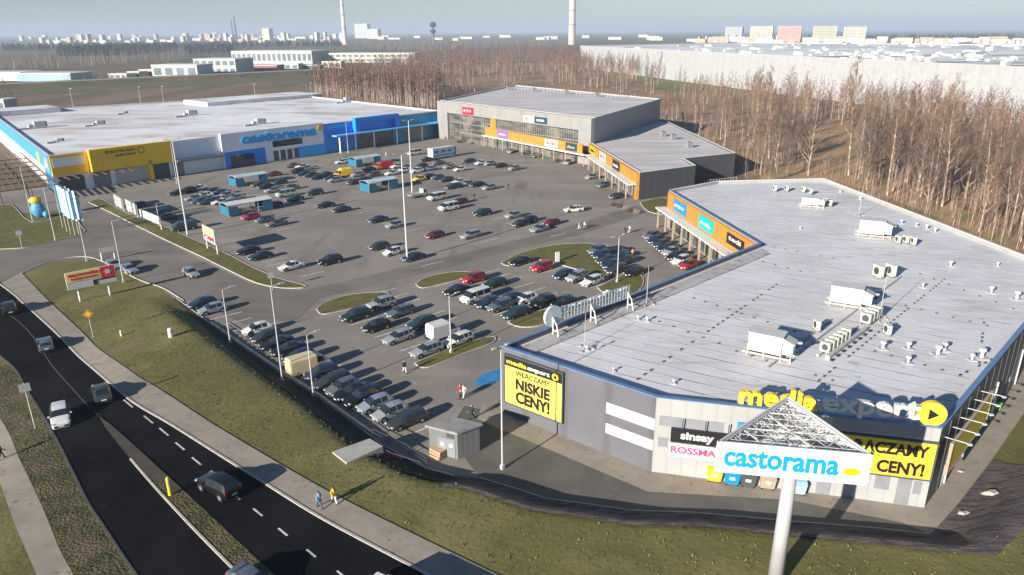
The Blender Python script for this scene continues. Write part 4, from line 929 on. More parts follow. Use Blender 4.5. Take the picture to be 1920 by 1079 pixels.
# larger vans built one by one: cab and load box of their own
def wheels(t, xs, hw, r=.38):
    for x in xs:
        for s_ in (1, -1):
            w_ = MB(); w_.cone((x, s_*(hw-.25), r), (x, s_*(hw+.01), r), r, r, 14, 0); w_.cone((x, s_*(hw-.2), r), (x, s_*(hw+.02), r), r*.55, r*.55, 10, 1); lpart(w_, 'wheel', [RUBBER, RIM], t)
def cab(t, paint, x0=1.2, L=1.9, H=2.1, hw=1.0):
    m = MB(); m.hexa([(x0,-hw,.4),(x0+L,-hw*.94,.4),(x0+L,hw*.94,.4),(x0,hw,.4)], [(x0,-hw,1.15),(x0+L-.15,-hw*.9,1.1),(x0+L-.15,hw*.9,1.1),(x0,hw,1.15)])
    m.hexa([(x0,-hw*.98,1.15),(x0+L-.75,-hw*.9,1.13),(x0+L-.75,hw*.9,1.13),(x0,hw*.98,1.15)], [(x0,-hw*.85,H),(x0+L-1.15,-hw*.82,H-.04),(x0+L-1.15,hw*.82,H-.04),(x0,hw*.85,H)]); lpart(m, 'cab', paint, t)
    g = MB(); g.face([(x0+L-.73,-hw*.82,1.2),(x0+L-.73,hw*.82,1.2),(x0+L-1.11,hw*.76,H-.12),(x0+L-1.11,-hw*.76,H-.12)]); lpart(g, 'windscreen', GLASS, t)
    for s_ in (1, -1):
        g = MB(); g.face([(x0+.12,s_*(hw*.985),1.2),(x0+L-.85,s_*(hw*.93),1.2),(x0+L-1.2,s_*(hw*.85),H-.12),(x0+.12,s_*(hw*.885),H-.12)]); lpart(g, 'side_window', GLASS, t)
        g = MB(); g.box((x0+L-.02, s_*hw*.72, .85), (.1,.3,.16)); lpart(g, 'headlight', HEADL, t)
def van(label, px, py, az, paint, boxm=None, Hb=2.5, Lb=3.4, flat=False, name='van', cat='van', cabm=None):
    t = boxy(name, label, cat, px, py, az, 1.0); cab(t, cabm or paint)
    m = MB()
    if flat: m.box((-.7, 0, .75), (3.7, 2.0, .16)); [m.box((-.7, s_*.98, 1.0), (3.7, .06, .4)) for s_ in (1,-1)]
    else:
        hw = 1.02; m.hexa([(-Lb+1.2,-hw,.42),(1.2,-hw,.42),(1.2,hw,.42),(-Lb+1.2,hw,.42)], [(-Lb+1.25,-hw*.93,Hb-.25),(1.2,-hw*.93,Hb-.25),(1.2,hw*.93,Hb-.25),(-Lb+1.25,hw*.93,Hb-.25)])
        m.hexa([(-Lb+1.25,-hw*.93,Hb-.25),(1.2,-hw*.93,Hb-.25),(1.2,hw*.93,Hb-.25),(-Lb+1.25,hw*.93,Hb-.25)], [(-Lb+1.35,-hw*.78,Hb),(1.15,-hw*.78,Hb),(1.15,hw*.78,Hb),(-Lb+1.35,hw*.78,Hb)])
    lpart(m, 'load_bed' if flat else 'load_box', boxm or paint, t); wheels(t, (2.2, -1.4), 1.0); return t
van('beige van with rounded box body in the row beside the ditch', 572, 684, 41, PAINT['beige'], Hb=2.35)
van('white box van beside the white estate car near the grass tip', 823, 622, 41, PAINT['white'], SIGNW, 2.4, 2.8)
van('bright yellow delivery van before the blue store', 645, 325, D, PAINT['yellow'], Hb=2.5)
van('orange red truck parked before the blue store', 719, 311, D, PAINT['orange'], PAINT['red'], 2.3, 4.2, name='truck', cat='truck')
van('white flatbed truck with empty bed left of the white minibuses', 783, 363, 41, PAINT['pale green'], LGREY, flat=True, Lb=4, name='truck', cat='truck')
t = boxy('exhibition_trailer', 'long white trailer with blue windows and blue end before the blue store', 'trailer', 829, 291, D-175, 1.0)
m = MB(); m.box((-.4, 0, 2.0), (9.4, 2.6, 3.0)); lpart(m, 'body', SIGNW, t)
m = MB(); m.box((4.75, 0, 1.9), (.9, 2.62, 2.8)); lpart(m, 'end_panel', CBLUE, t)
m = MB(); m.box((-.4, 0, 3.6), (9.6, 2.7, .18)); lpart(m, 'roof', SIGNW, t)
m = MB(); m.box((-.4,-1.31,1.25), (9.3,.05,.5)); m.box((-.4,1.31,1.25), (9.3,.05,.5)); lpart(m, 'stripe', SKYB, t)
for x in (-3.6, -.6, 2.2):
    m = MB(); m.box((x, -1.33, 2.5), (1.9, .06, .9)); m.box((x, 1.33, 2.5), (1.9, .06, .9)); lpart(m, 'window', FBLUE, t)
wheels(t, (-2.6, -1.6, 3.2), 1.25, .45)
t = boxy('parked_truck', 'beige roofed box truck cut by the bottom edge on the dark road', 'truck', 715, 1098, 146, 3.3)
p = at(740, 1112, 1.7+2.0); t.location = (p.x, p.y, hgt(p.x, p.y)+.03)
cab(t, PAINT['white'], 1.6, 2.0, 2.0, 1.05); m = MB(); m.box((-1.0, 0, 1.25), (5.2, 2.1, 1.5)); lpart(m, 'load_box', PAINT['beige'], t); wheels(t, (2.6, -2.0), 1.0)

# ================================================================== STREET FURNITURE
def lamp(label, px, py, top, arms=1, group='lamp posts around the car park', az=None, zb=None, head=1.0):
    b = ath(px, py) if zb is None else at(px, py, zb); H = hz(px, py, top, b.z)
    t = thing('street_lamp', label, 'street lamp', b, radians(az if az is not None else 41), group)
    m = MB(); m.cone((0,0,0), (0,0,H), .10 if H < 15 else .19, .05 if H < 15 else .09, 8); m.box((0,0,.25), (.34,.34,.5)); lpart(m, 'pole', POLEM, t)
    for k in range(arms):
        s_ = 1 if k == 0 else -1; m = MB(); m.bar((0, 0, H-.1), (s_*1.1*head, 0, H+.12), .09); lpart(m, 'arm', POLEM, t)
        m = MB(); m.hexa([(s_*1.0*head, -.15, H+.05), (s_*1.75*head, -.12, H+.1), (s_*1.75*head, .12, H+.1), (s_*1.0*head, .15, H+.05)][::s_], [(s_*1.0*head, -.13, H+.2), (s_*1.7*head, -.09, H+.2), (s_*1.7*head, .09, H+.2), (s_*1.0*head, .13, H+.2)][::s_]); lpart(m, 'lamp_head', LGREY, t)
    return t
lamp('street lamp standing in the grass right of the leaning advertising board', 232, 530, 415)
lamp('slim street lamp at the edge of the access road bend', 163, 490, 400)
lamp('street lamp on the lawn before the slatted pergola', 62, 418, 312)
lamp('tall mast on the long grass strip near the small billboard', 352, 442, 262, 2)
lamp('street lamp left of the white hatchback at the ditch edge', 432, 645, 543)
lamp('tallest street lamp at the ditch between dark cars', 530, 718, 538)
lamp('short street lamp beside the beige van', 588, 745, 628)
lamp('very tall lighting mast in the middle of the car park', 764, 490, 290, 2)
lamp('tall lighting mast behind the white flatbed truck', 773, 362, 226, 2)
lamp('street lamp at the tip of the grass island near the white estate car', 846, 662, 555)
lamp('double headed street lamp beside the lawn island', 1157, 530, 443, 2)
lamp('tall street lamp standing before the yellow NISKIE CENY billboard', 942, 880, 652, 2, head=.6)
lamp('small street lamp before the blue store entrance', 653, 287, 230)
lamp('street lamp before the yellow facade block', 332, 345, 268)
lamp('street lamp in the grass beside the sign frame', 300, 425, 382)
lamp('slim street lamp at the far edge of the lawn', 104, 452, 352)
# billboards on legs
def leg_board(label, b0, b1, z0, z1, mt, name='billboard', over=.6, group=None, th=.25):
    F = Face(b0, b1); t = thing(name, label, 'billboard', F.P(F.L/2, b0.z), 0, group)
    m = MB(); F.rect(m, -over, F.L+over, b0.z+z0, b0.z+z1, .15, th); m.build('panel', mt, t)
    for a in (0, F.L):
        m = MB(); m.bar(F.P(a, b0.z-.1, -.15), F.P(a, b0.z+z1-.2, -.15), .22); m.bar(F.P(a, b0.z, -1.1), F.P(a, b0.z+z0, -.15), .1); m.build('leg', POLEM, t)
    return F, t
b0, b1 = ath(151, 566), ath(207, 554)
F, t = leg_board('large tilted advertising board on two posts in the roadside grass', b0, b1, 2.2, 5.0, SIGNW, over=1.35)
a0, a1 = -1.3, F.L+1.3; W = a1-a0; z = b0.z
m = MB(); F.rect(m, a0, a0+W*.7, z+3.4, z+4.98, .19, .03); m.build('poster', mat('board_yellow', (.80,.66,.22), .6, var=.05), t)
m = MB(); F.rect(m, a0+W*.7, a1, z+3.2, z+4.98, .19, .03); m.build('poster', RED, t)
lett(t, F, 'MEBLE I WYPOSAŻENIE', a0+.3, a0+W*.66, z+4.25, z+4.8, RED, .21, .03); lett(t, F, 'WNĘTRZ I DOMU', a0+.5, a0+W*.62, z+3.55, z+4.05, RED, .21, .03)
m = MB(); F.rect(m, a0+W*.52, a0+W*.98, z+2.95, z+3.15, .19, .03); F.rect(m, a0+W*.52, a0+W*.6, z+2.3, z+2.95, .19, .03); m.build('black_band', BLACK, t)
m = MB(); ca, cz = a0+W*.85, z+4.1
for k in range(4):
    an = k*pi/2; p_ = [(ca+.65*cos(an), cz+.65*sin(an)), (ca+.2*cos(an+pi/4), cz+.2*sin(an+pi/4))]
star = []
for k in range(12): r_ = .62 if k % 2 == 0 else .28; star.append((ca+r_*cos(k*pi/6), cz+r_*sin(k*pi/6)))
m.hexa([F.P(x, y, .18) for x, y in star], [F.P(x, y, .22) for x, y in star]); m.build('emblem', SIGNW, t)
F, t = leg_board('orange topped billboard on two legs at the edge of the car park', at(388,467), at(407,478), 2.0, 4.9, SIGNW, over=.35)
m = MB(); F.rect(m, -.3, F.L+.3, 3.5, 4.85, .18, .02); m.build('poster', mat('board_orange', (.80,.50,.20), .6, var=.06), t)
lett(t, F, 'OM', .1, F.L-.1, 2.3, 3.3, RED, .18, .04)
F, t = leg_board('pale steel sign frame beside the covered bay on the grass strip', at(265,416), at(302,432), 1.3, 3.0, WHITE, over=.1)
F, t = leg_board('empty pale frame sign at the bend of the access road', at(192,490), at(216,486), 1.6, 2.5, LGREY, name='road_sign', over=.2, th=.1); t['category'] = 'road sign'
# trolley and advertising frames on the strip
for i, (x0, y0, x1, y1) in enumerate(((218,388,232,397), (240,398,258,408))):
    F, t = leg_board(('pale frame panel nearest the tip of the long grass strip', 'pale frame panel beside the parked dark blue estate on the strip')[i], at(x0,y0), at(x1,y1), .5, 3.2, LGREY, over=.1)
# direction and traffic signs
def signpost(label, px, py, top, shape, mt, name='road_sign', n=1):
    b = ath(px, py); H = hz(px, py, top, b.z); t = thing(name, label, 'road sign', b, atan2(-b.y, -b.x)+pi/2)
    m = MB(); m.cone((0,0,0), (0,0,H), .05, .05, 6); lpart(m, 'post', POLEM, t)
    if shape == 'rect': m = MB(); m.box((0, -.08, H-.5), (1.0, .05, .9)); lpart(m, 'plate', mt, t); 
    elif shape == 'diamond': m = MB(); m.hexa([(0,-.06,H-1.5),(.75,-.06,H-.75),(0,-.06,H),(-.75,-.06,H-.75)], [(0,-.1,H-1.5),(.75,-.1,H-.75),(0,-.1,H),(-.75,-.1,H-.75)]); lpart(m, 'plate', mt, t); m = MB(); m.hexa([(0,-.11,H-1.2),(.45,-.11,H-.75),(0,-.11,H-.3),(-.45,-.11,H-.75)], [(0,-.12,H-1.2),(.45,-.12,H-.75),(0,-.12,H-.3),(-.45,-.12,H-.75)]); lpart(m, 'inner_plate', YEL, t)
    return t
signpost('orange and yellow diamond sign at the edge of the footpath', 175, 634, 582, 'diamond', ORANGE)
signpost('grey plate sign on a leaning post beside the dark road', 66, 804, 740, 'rect', LGREY)
signpost('small sign post on the lawn', 42, 466, 432, 'rect', LGREY)
signpost('blue and white direction sign at the tip of the strip', 511, 545, 511, 'rect', MGREY)
def bollard(label, px, py, H, r, mt, name='bollard', cat='bollard', dz=0):
    b = ath(px, py); t = thing(name, label, cat, b); m = MB(); m.cone((0,0,-.05), (0,0,H*.92), r, r*.95, 12); m.cone((0,0,H*.92), (0,0,H), r*.95, r*.6, 12); lpart(m, 'post', mt, t)
    m = MB(); m.cone((0,0,H*.6), (0,0,H*.75), r*1.03, r*1.03, 12); lpart(m, 'band', LGREY, t); return t
bollard('white barrel shaped marker standing in the roadside grass', 321, 632, 1.25, .34, WHITE)
bollard('small white marker post in the grass near the footpath', 228, 630, .8, .16, WHITE)
bollard('bright yellow marker post on the paved median of the dark road', 320, 930, 1.9, .17, YEL)
b = at(1045, 492); t = thing('sign_pillar', 'small white sign pillar on the lawn island', 'sign', b, radians(20)); m = MB(); m.box((0,0,1.0), (.8,.25,1.9)); lpart(m, 'panel', SIGNW, t); m = MB(); m.box((0,0,.05), (1.0,.5,.1)); lpart(m, 'base', CONC, t)
# flags
for i, (px, py, top) in enumerate(((118,428,345), (126,436,348), (133,440,352), (141,442,356), (148,440,366))):
    b = at(px, py); H = hz(px, py, top); t = thing('flag', f"{['first','second','third','fourth','fifth'][i]} white and blue flag from the left beside the pergola", 'flag', b, radians(20), 'flags beside the pergola')
    m = MB(); m.cone((0,0,0), (0,0,H), .07, .04, 6); lpart(m, 'pole', POLEM, t)
    m = MB(); n = 7
    for k in range(n):
        x0, x1 = .05+k*.2, .05+(k+1)*.2; y0, y1 = .18*sin(k*1.1+i), .18*sin((k+1)*1.1+i)
        m.hexa([(x0,y0,H*.36),(x1,y1,H*.34),(x1,y1+.015,H*.34),(x0,y0+.015,H*.36)], [(x0,y0,H*.97),(x1,y1,H*.96),(x1,y1+.015,H*.96),(x0,y0+.015,H*.97)], 1 if 2 <= k <= 4 else 0)
    lpart(m, 'cloth', [mat('flag_white', (.70,.76,.82), .8), mat('flag_blue', (.16,.50,.72), .8)], t)
# trolley shelters
def shelter(label, px, py, L, az, banner=False, roofm=None):
    p = at(px, py, 1.2); t = thing('trolley_shelter', label, 'trolley shelter', (p.x, p.y, .012), radians(az), 'trolley shelters in the car park')
    Wd, H = 4.4, 2.7
    m = MB()
    n = 6
    for k in range(n):
        y0, y1 = -Wd/2+Wd*k/n, -Wd/2+Wd*(k+1)/n; z0, z1 = H+.35*sin(pi*k/n), H+.35*sin(pi*(k+1)/n)
        m.hexa([(-L/2,y0,z0),(L/2,y0,z0),(L/2,y1,z1),(-L/2,y1,z1)], [(-L/2,y0,z0+.06),(L/2,y0,z0+.06),(L/2,y1,z1+.06),(-L/2,y1,z1+.06)])
    lpart(m, 'roof', roofm or mat('clear_roof', (.45,.55,.58), .2, var=.15, spec=.8), t)
    for x in (-L/2+.1, -L/6, L/6, L/2-.1):
        for y in (-Wd/2+.1, Wd/2-.1): m = MB(); m.bar((x,y,0), (x,y,H+.05), .1); lpart(m, 'post', POLEM, t)
    for x in (-L/2, L/2): m = MB(); m.box((x, 0, 1.35), (.06, Wd-.4, 2.1)); lpart(m, 'end_panel', TEALB, t)
    for y in (-Wd/2, Wd/2):
        for x in (-L/2+1.3, L/2-1.3): m = MB(); m.box((x, y, 1.35), (2.3, .06, 2.1)); lpart(m, 'side_panel', TEALB, t)
    if banner: m = MB(); m.box((0, -Wd/2-.05, 1.9), (L*.42, .06, 1.5)); lpart(m, 'banner', SIGNW, t)
    for j in range(3):
        m = MB()
        for k in range(9):
            x = -L*.30+k*L*.06; m.box((x, -1.2+j*1.2, .75), (.5, .5, .35)); m.box((x, -1.2+j*1.2, .35), (.45,.4,.04))
            for sx, sy in ((.2,.2),(-.2,.2),(.2,-.2),(-.2,-.2)): m.box((x+sx, -1.2+j*1.2+sy, .3), (.04,.04,.6))
        tr = boxy('shopping_trolleys', f"{['first','second','third'][j]} row of trolleys under the {label.split(' with')[0]}", 'trolleys', px, py, az, 1.2, 'rows of shopping trolleys'); lpart(m, 'trolley_row', mat('trolley_steel', (.40,.36,.30), .4, .5, var=.3), tr)
shelter('nearest teal shelter with white roof', 463, 389, 11, 44, False, SIGNW)
shelter('banner shelter with white banner', 466, 338, 9.5, 44, True)
shelter('right hand teal shelter with open front', 711, 348, 9.5, 44)
shelter('far teal shelter with white banner', 684, 303, 9.5, 44, True)
# kiosk
kf = [at(859,862), at(900,846)]; k0 = at(806,848); k0.z = 0
KP = [(k0.x,k0.y), (kf[0].x,kf[0].y), (kf[1].x,kf[1].y), (k0.x+kf[1].x-kf[0].x, k0.y+kf[1].y-kf[0].y)]
t = thing('electrical_kiosk', 'small grey flat roofed kiosk at the corner of the service yard', 'kiosk', (KP[0][0], KP[0][1], 0))
KM = ribbed('kiosk_grey', (.15,.155,.16), .5, depth=.1)
m = MB(); m.prism(KP, -.05, 2.9); m.build('wall', KM, t); m = MB(); m.prism(inset(KP, -.18), 2.903, 3.12); m.build('roof', mat('kiosk_roof', (.24,.235,.23), .8, var=.2, scale=.7), t)
FK = Face(KP[0], KP[1])
for a in (.32, .62):
    m = MB(); FK.rect(m, FK.L*a, FK.L*a+.95, .1, 2.1, .05, .04); d = m.build('door', MGREY, t); m = MB(); FK.rect(m, FK.L*a+.3, FK.L*a+.7, 1.2, 1.6, .08, .03); m.build('notice', SIGNW, d)
m = MB(); FK.rect(m, FK.L*.62, FK.L*.62+.9, 2.25, 2.7, .05, .04); m.build('vent', DGREY, t)
b = at(822, 856); t = thing('cardboard_box', 'pinkish cardboard box on the ground against the grey kiosk', 'box', b, radians(-40)); m = MB(); m.box((0,0,.45), (1.5,1.0,.9)); lpart(m, 'box', CARDB, t); m = MB(); m.box((0,0,.905), (1.5,.08,.012)); lpart(m, 'tape', BRICKY, t)
# railings and footbridge slab
def railing(label, pts, H=1.1, n=None, mt=DGREY):
    P = [ath(*p) for p in pts]; t = thing('railing', label, 'railing', P[0]); m = MB()
    for a, b in zip(P, P[1:]):
        for h in (.35, .7, H): m.bar((a.x,a.y,a.z+h), (b.x,b.y,b.z+h), .05 if h < H else .07)
    m.build('rail', mt, t)
    for a, b in zip(P, P[1:]):
        k = max(1, int((b-a).length/2))
        for i in range(k+1):
            c = a.lerp(b, i/k); m = MB(); m.bar((c.x,c.y,c.z-.3), (c.x,c.y,c.z+H), .06, n=4); m.build('post', mt, t)
    return t
railing('low dark railing along the ditch side of the parking row', [(398,614), (460,658), (530,706), (600,751), (660,795), (700,823)], .9)
railing('dark railing beside the ramp near the kiosk', [(700,822), (760,850), (800,878)], 1.1)
railing('second dark railing beside the sloping ramp', [(690,842), (735,868), (790,885)], 1.1)
s0 = [at(*p, 1.85) for p in ((623,848), (693,823), (718,838), (650,869))]
m = MB(); zs_ = max(p.z for p in s0); m.hexa([(p.x,p.y,zs_-.8) for p in s0][::-1], [(p.x,p.y,zs_+.04) for p in s0][::-1]); struct(m.build('path_slab', mat('slab_concrete', (.34,.33,.30), .85, var=.1)))
b = ath(737, 857); t = thing('tarpaulin', 'crumpled red tarpaulin lying on the bank beside the ramp', 'tarpaulin', b, radians(-30)); m = MB()
for k in range(5): m.hexa([(-1.2+k*.5,-.35,.02),(-.75+k*.5,-.3,.02),(-.75+k*.5,.35,.02),(-1.2+k*.5,.3,.02)], [(-1.1+k*.5,-.2,.25+.1*(k%2)),(-.8+k*.5,-.2,.2),(-.8+k*.5,.2,.25),(-1.1+k*.5,.2,.2+.1*(k%2))])
lpart(m, 'sheet', RED, t)
# painted blue bay near the store corner
dq = A2([(884,722), (905,702), (936,692), (940,712), (912,724)])
struct(sheet('blue_bay_marking', dq, .024, mat('blue_bay_paint', (.03,.20,.45), .7, var=.15, scale=1)))
# waste containers
for i, (px, py, mt, lb) in enumerate(((1341,907,YEL,'yellow'), (1374,913,CBLUE,'blue'), (1404,917,DGREY,'dark brown'), (1441,921,BRICKY,'brown'), (1498,931,mat('bin_pale_blue', (.28,.45,.66), .5),'pale blue'))):
    p = at(px, py, 0); t = thing('waste_container', f"{lb} waste container standing against the white wall", 'waste container', (p.x, p.y+.5, .02), radians(-14), 'waste containers along the white wall')
    m = MB(); m.hexa([(-.6,-.42,.18),(.6,-.42,.18),(.6,.42,.18),(-.6,.42,.18)], [(-.7,-.55,1.2),(.7,-.55,1.2),(.7,.5,1.2),(-.7,.5,1.2)]); lpart(m, 'body', mt, t)
    m = MB(); m.hexa([(-.73,-.58,1.21),(.73,-.58,1.21),(.73,.53,1.21),(-.73,.53,1.21)], [(-.7,-.3,1.42),(.7,-.3,1.42),(.7,.45,1.5),(-.7,.45,1.5)]); lpart(m, 'lid', mt, t)
    for sx in (-1,1):
        for sy in (-1,1): m = MB(); m.cone((sx*.5-.04,sy*.35,.1), (sx*.5+.04,sy*.35,.1), .1, .1, 8); lpart(m, 'wheel', RUBBER, t)
    m = MB(); m.box((0,-.52,.85), (.5,.04,.3), 0); lpart(m, 'notice', SIGNW, t)
b = at(1868, 768); t = thing('waste_container', 'green waste container against the long east wall', 'waste container', b, radians(45)); m = MB(); m.hexa([(-.5,-.4,.1),(.5,-.4,.1),(.5,.4,.1),(-.5,.4,.1)], [(-.6,-.5,1.2),(.6,-.5,1.2),(.6,.5,1.2),(-.6,.5,1.2)]); lpart(m, 'body', mat('bin_green', (.10,.30,.10), .5), t); m = MB(); m.box((0,0,1.26), (1.3,1.1,.1)); lpart(m, 'lid', BLACK, t)
for lb, px, py, sx in (('large sandy stone lying on the dark fleece bank', 1805, 965, 1.0), ('pale stone slab lying across the dark fleece bank', 1860, 928, 1.3), ('dark stone on the paving beside the east wall', 1802, 885, .6)):
    b = ath(px, py); t = thing('boulder', lb, 'stone', b); m = MB(); n = 7
    lo = [(sx*.7*cos(2*pi*k/n)*random.uniform(.7,1.2), sx*.4*sin(2*pi*k/n)*random.uniform(.7,1.2), -.05) for k in range(n)]
    m.hexa(lo, [(x*.6, y*.6, .35*sx*random.uniform(.6,1)) for x, y, z in lo]); lpart(m, 'stone', CONC, t)
# pergola (timber yard roof) by the blue store
PG = [at(0,352,4.2), at(90,345,4.2), at(105,330,4.2), at(95,322,4.2)]
t = thing('pergola', 'long brown slatted pergola roof before the blue side wall', 'pergola', (-140, 172, 0))
u2 = (Vector(CP[0])-Vector(CP[3])).normalized(); n2 = F2.n
m = MB()
for k in range(8):
    o_ = .8+k*1.75; m.bar(F2.P(F2.L+11, 4.35, o_), F2.P(F2.L-58, 4.35, o_), .30)
m.build('roof_slats', RUST, t)
for k in range(7):
    m = MB(); m.bar(F2.P(F2.L+10.5-k*9, 4.1, .4), F2.P(F2.L+10.5-k*9, 4.1, 13.4), .26); m.build('beam', RUST, t)
for off in (6.5, 13.0):
    for k in range(7): m = MB(); m.bar(F2.P(F2.L+12.5-k*9, 0, off), F2.P(F2.L+12.5-k*9, 4.1, off), .26); m.build('post', RUST, t)
m = MB()
for k in range(9): a = 2+k*2.3; m.bar(F1.P(a-2, 4.3, .4), F1.P(a-2, 4.1, 5.5), .26)
m.build('roof_slats', RUST, t)
# inflatable figure under the pergola edge
b = at(75, 408); t = thing('advertising_inflatable', 'blue and yellow inflatable shape standing at the lawn edge by the pergola', 'inflatable', b, radians(30))
def blob(m, c, r, n=10, mi=0):
    rings = []
    for i in range(1, n//2):
        ph = pi*i/(n//2); rings.append([(c[0]+r[0]*sin(ph)*cos(2*pi*k/n), c[1]+r[1]*sin(ph)*sin(2*pi*k/n), c[2]+r[2]*cos(ph)) for k in range(n)])
    top = m.vs([(c[0],c[1],c[2]+r[2])]); idx = [m.vs(q) for q in rings]; bot = m.vs([(c[0],c[1],c[2]-r[2])])
    for k in range(n):
        m.f.append((top, idx[0]+k, idx[0]+(k+1)%n)); m.m.append(mi); m.f.append((bot, idx[-1]+(k+1)%n, idx[-1]+k)); m.m.append(mi)
        for a, b_ in zip(idx, idx[1:]): m.f.append((a+k, b_+k, b_+(k+1)%n, a+(k+1)%n)); m.m.append(mi)
m = MB(); blob(m, (0,0,1.9), (1.5,1.2,1.9), 16); blob(m, (1.4,-.9,.8), (.7,.6,.8), 12); lpart(m, 'body', SKYB, t)
m = MB(); blob(m, (-.2,.2,4.0), (1.3,1.1,.9), 16); lpart(m, 'top', YEL, t)
# garden centre goods before the blue store
for i, (px, py, c) in enumerate(((374,312,BRICKY), (386,311,RUST), (396,309,ORANGE), (405,307,BRICKY), (350,316,TEAL), (340,320,SIGNW), (500,299,CARDB), (292,326,SIGNW), (420,305,DGREY))):
    p = at(px, py); t = thing('display_pallet', f"{['tan','brown','orange','second tan','green','white','cardboard coloured','small white','dark'][i]} stacked goods on a pallet before the pale blue wall", 'pallet of goods', p, radians(49), 'goods on pallets before the blue store')
    m = MB(); m.box((0,0,.08), (1.4,1.2,.14)); lpart(m, 'pallet', RUST, t); m = MB(); m.box((0,0,.75), (1.25,1.1,1.1)); m.box((.1,0,1.5), (.8,.8,.45)); lpart(m, 'goods', c, t)
for i, (px, py, sc_) in enumerate(((836,262,1.4),(862,268,1.8),(878,271,1.5),(985,290,1.8),(1004,296,1.6),(1045,304,1.5),(1058,309,1.2),(1162,390,1.0),(1172,394,1.1),(1183,398,1.0),(1193,400,.9),(1150,386,1.0))):
    p = at(px, py); t = thing('bare_shrub', f"{ORD[i]} brown bare shrub from the left before the grey hall", 'shrub', p, 0, 'bare shrubs before the grey hall'); m = MB(); rr = random.Random(i)
    for k in range(70):
        an, el = rr.uniform(0, 2*pi), rr.uniform(.25, 1.4); L = sc_*rr.uniform(.6, 1.2); a = (rr.uniform(-.5,.5)*sc_, rr.uniform(-.4,.4)*sc_, 0)
        m.bar(a, (a[0]+L*cos(an)*cos(el), a[1]+L*sin(an)*cos(el), L*sin(el)), .06, n=3)
    lpart(m, 'stems', RUST if i % 2 else BRICKY, t)

# ================================================================== TRIANGULAR PYLON SIGN
ZT, ZB = 13.7, 11.0
va_, vb_, vc_ = at(1345,828,ZT), at(1638,853,ZT), at(1477,742,ZT)
zbm = hz(1345, 895, 883); 
pyb = Vector((19.2, 42.3, hgt(19.2, 42.3)))
pyl = thing('pylon_sign', 'tall round column carrying a triangular open topped white sign in the foreground', 'pylon sign', pyb)
ZB = 11.3
m = MB(); m.cone((pyb.x,pyb.y,pyb.z-.3), (pyb.x,pyb.y,ZB+.4), .55, .45, 24); o = m.build('column', mat('column_white', (.36,.36,.37), .4, var=.05, scale=.5), pyl, True)
tr_ = [(va_.x,va_.y), (vb_.x,vb_.y), (vc_.x,vc_.y)]; cen_ = Vector((sum(p[0] for p in tr_)/3, sum(p[1] for p in tr_)/3))
for i in range(3):
    Fp = Face(tr_[i], tr_[(i+1)%3], tuple(Vector(((tr_[i][0]+tr_[(i+1)%3][0])/2, (tr_[i][1]+tr_[(i+1)%3][1])/2))*2-cen_))
    if i == 0: F0 = Fp
    m = MB(); Fp.rect(m, .0, Fp.L, ZB, ZT, .0, .12); m.build('panel', SIGNW, pyl)
    m = MB(); 
    for z in (ZB+.5, (ZB+ZT)/2, ZT-.1): m.bar(Fp.P(.1,z,-.25), Fp.P(Fp.L-.1,z,-.25), .09)
    nn_ = 8
    for k in range(nn_+1): a = .2+(Fp.L-.4)*k/nn_; m.bar(Fp.P(a,ZB+.2,-.25), Fp.P(a,ZT-.05,-.25), .07)
    m.build('frame', POLEM, pyl)
hgt_ = ZT-ZB
lo_, hi_ = F0.L*.055, F0.L*.80
m = MB(); F0.text(m, 'castorama', lo_, hi_, ZB+hgt_*.24, ZB+hgt_*.82, .03, .022, .03); m.build('lettering', mat('bright_logo_blue', (.0,.26,.56), .5, var=.02), pyl)
m = MB(); disc(m, F0, F0.L*.885, ZB+hgt_*.40, .55, .05, .05, 20, None, .27); m.build('oval_logo', mat('logo_amber', (.90,.50,.0), .5, var=.02), pyl)
m = MB(); V3 = [Vector((p[0],p[1],0)) for p in tr_]; C3 = Vector((cen_.x,cen_.y,0)); rnd = random.Random(3)
for z in (ZT-.25, ZB+.5):
    for k in range(1, 9):
        f_ = k/9
        for (a, b, c) in ((0,1,2),(1,2,0),(2,0,1)):
            p = V3[a].lerp(V3[b], f_); q = V3[a].lerp(V3[c], f_); m.bar((p.x,p.y,z), (q.x,q.y,z), .035 if k % 3 else .08)
for k in range(46):
    i = rnd.randrange(3); f1, f2 = rnd.random(), rnd.random(); p = V3[i].lerp(V3[(i+1)%3], f1); q = V3[(i+1)%3].lerp(V3[(i+2)%3], f2)
    p = p.lerp(C3, .05); m.bar((p.x,p.y,ZT-.3), (q.x,q.y,ZB+.5), .04)
for i in range(3): m.bar((C3.x,C3.y,ZB+.2), (V3[i].x,V3[i].y,ZT-.4), .16); m.bar((C3.x,C3.y,ZB+.1), (V3[i].x,V3[i].y,ZB+.4), .18)
m.build('truss', mat('truss_grey', (.62,.63,.64), .5, .2, var=.3, scale=1.5), pyl)

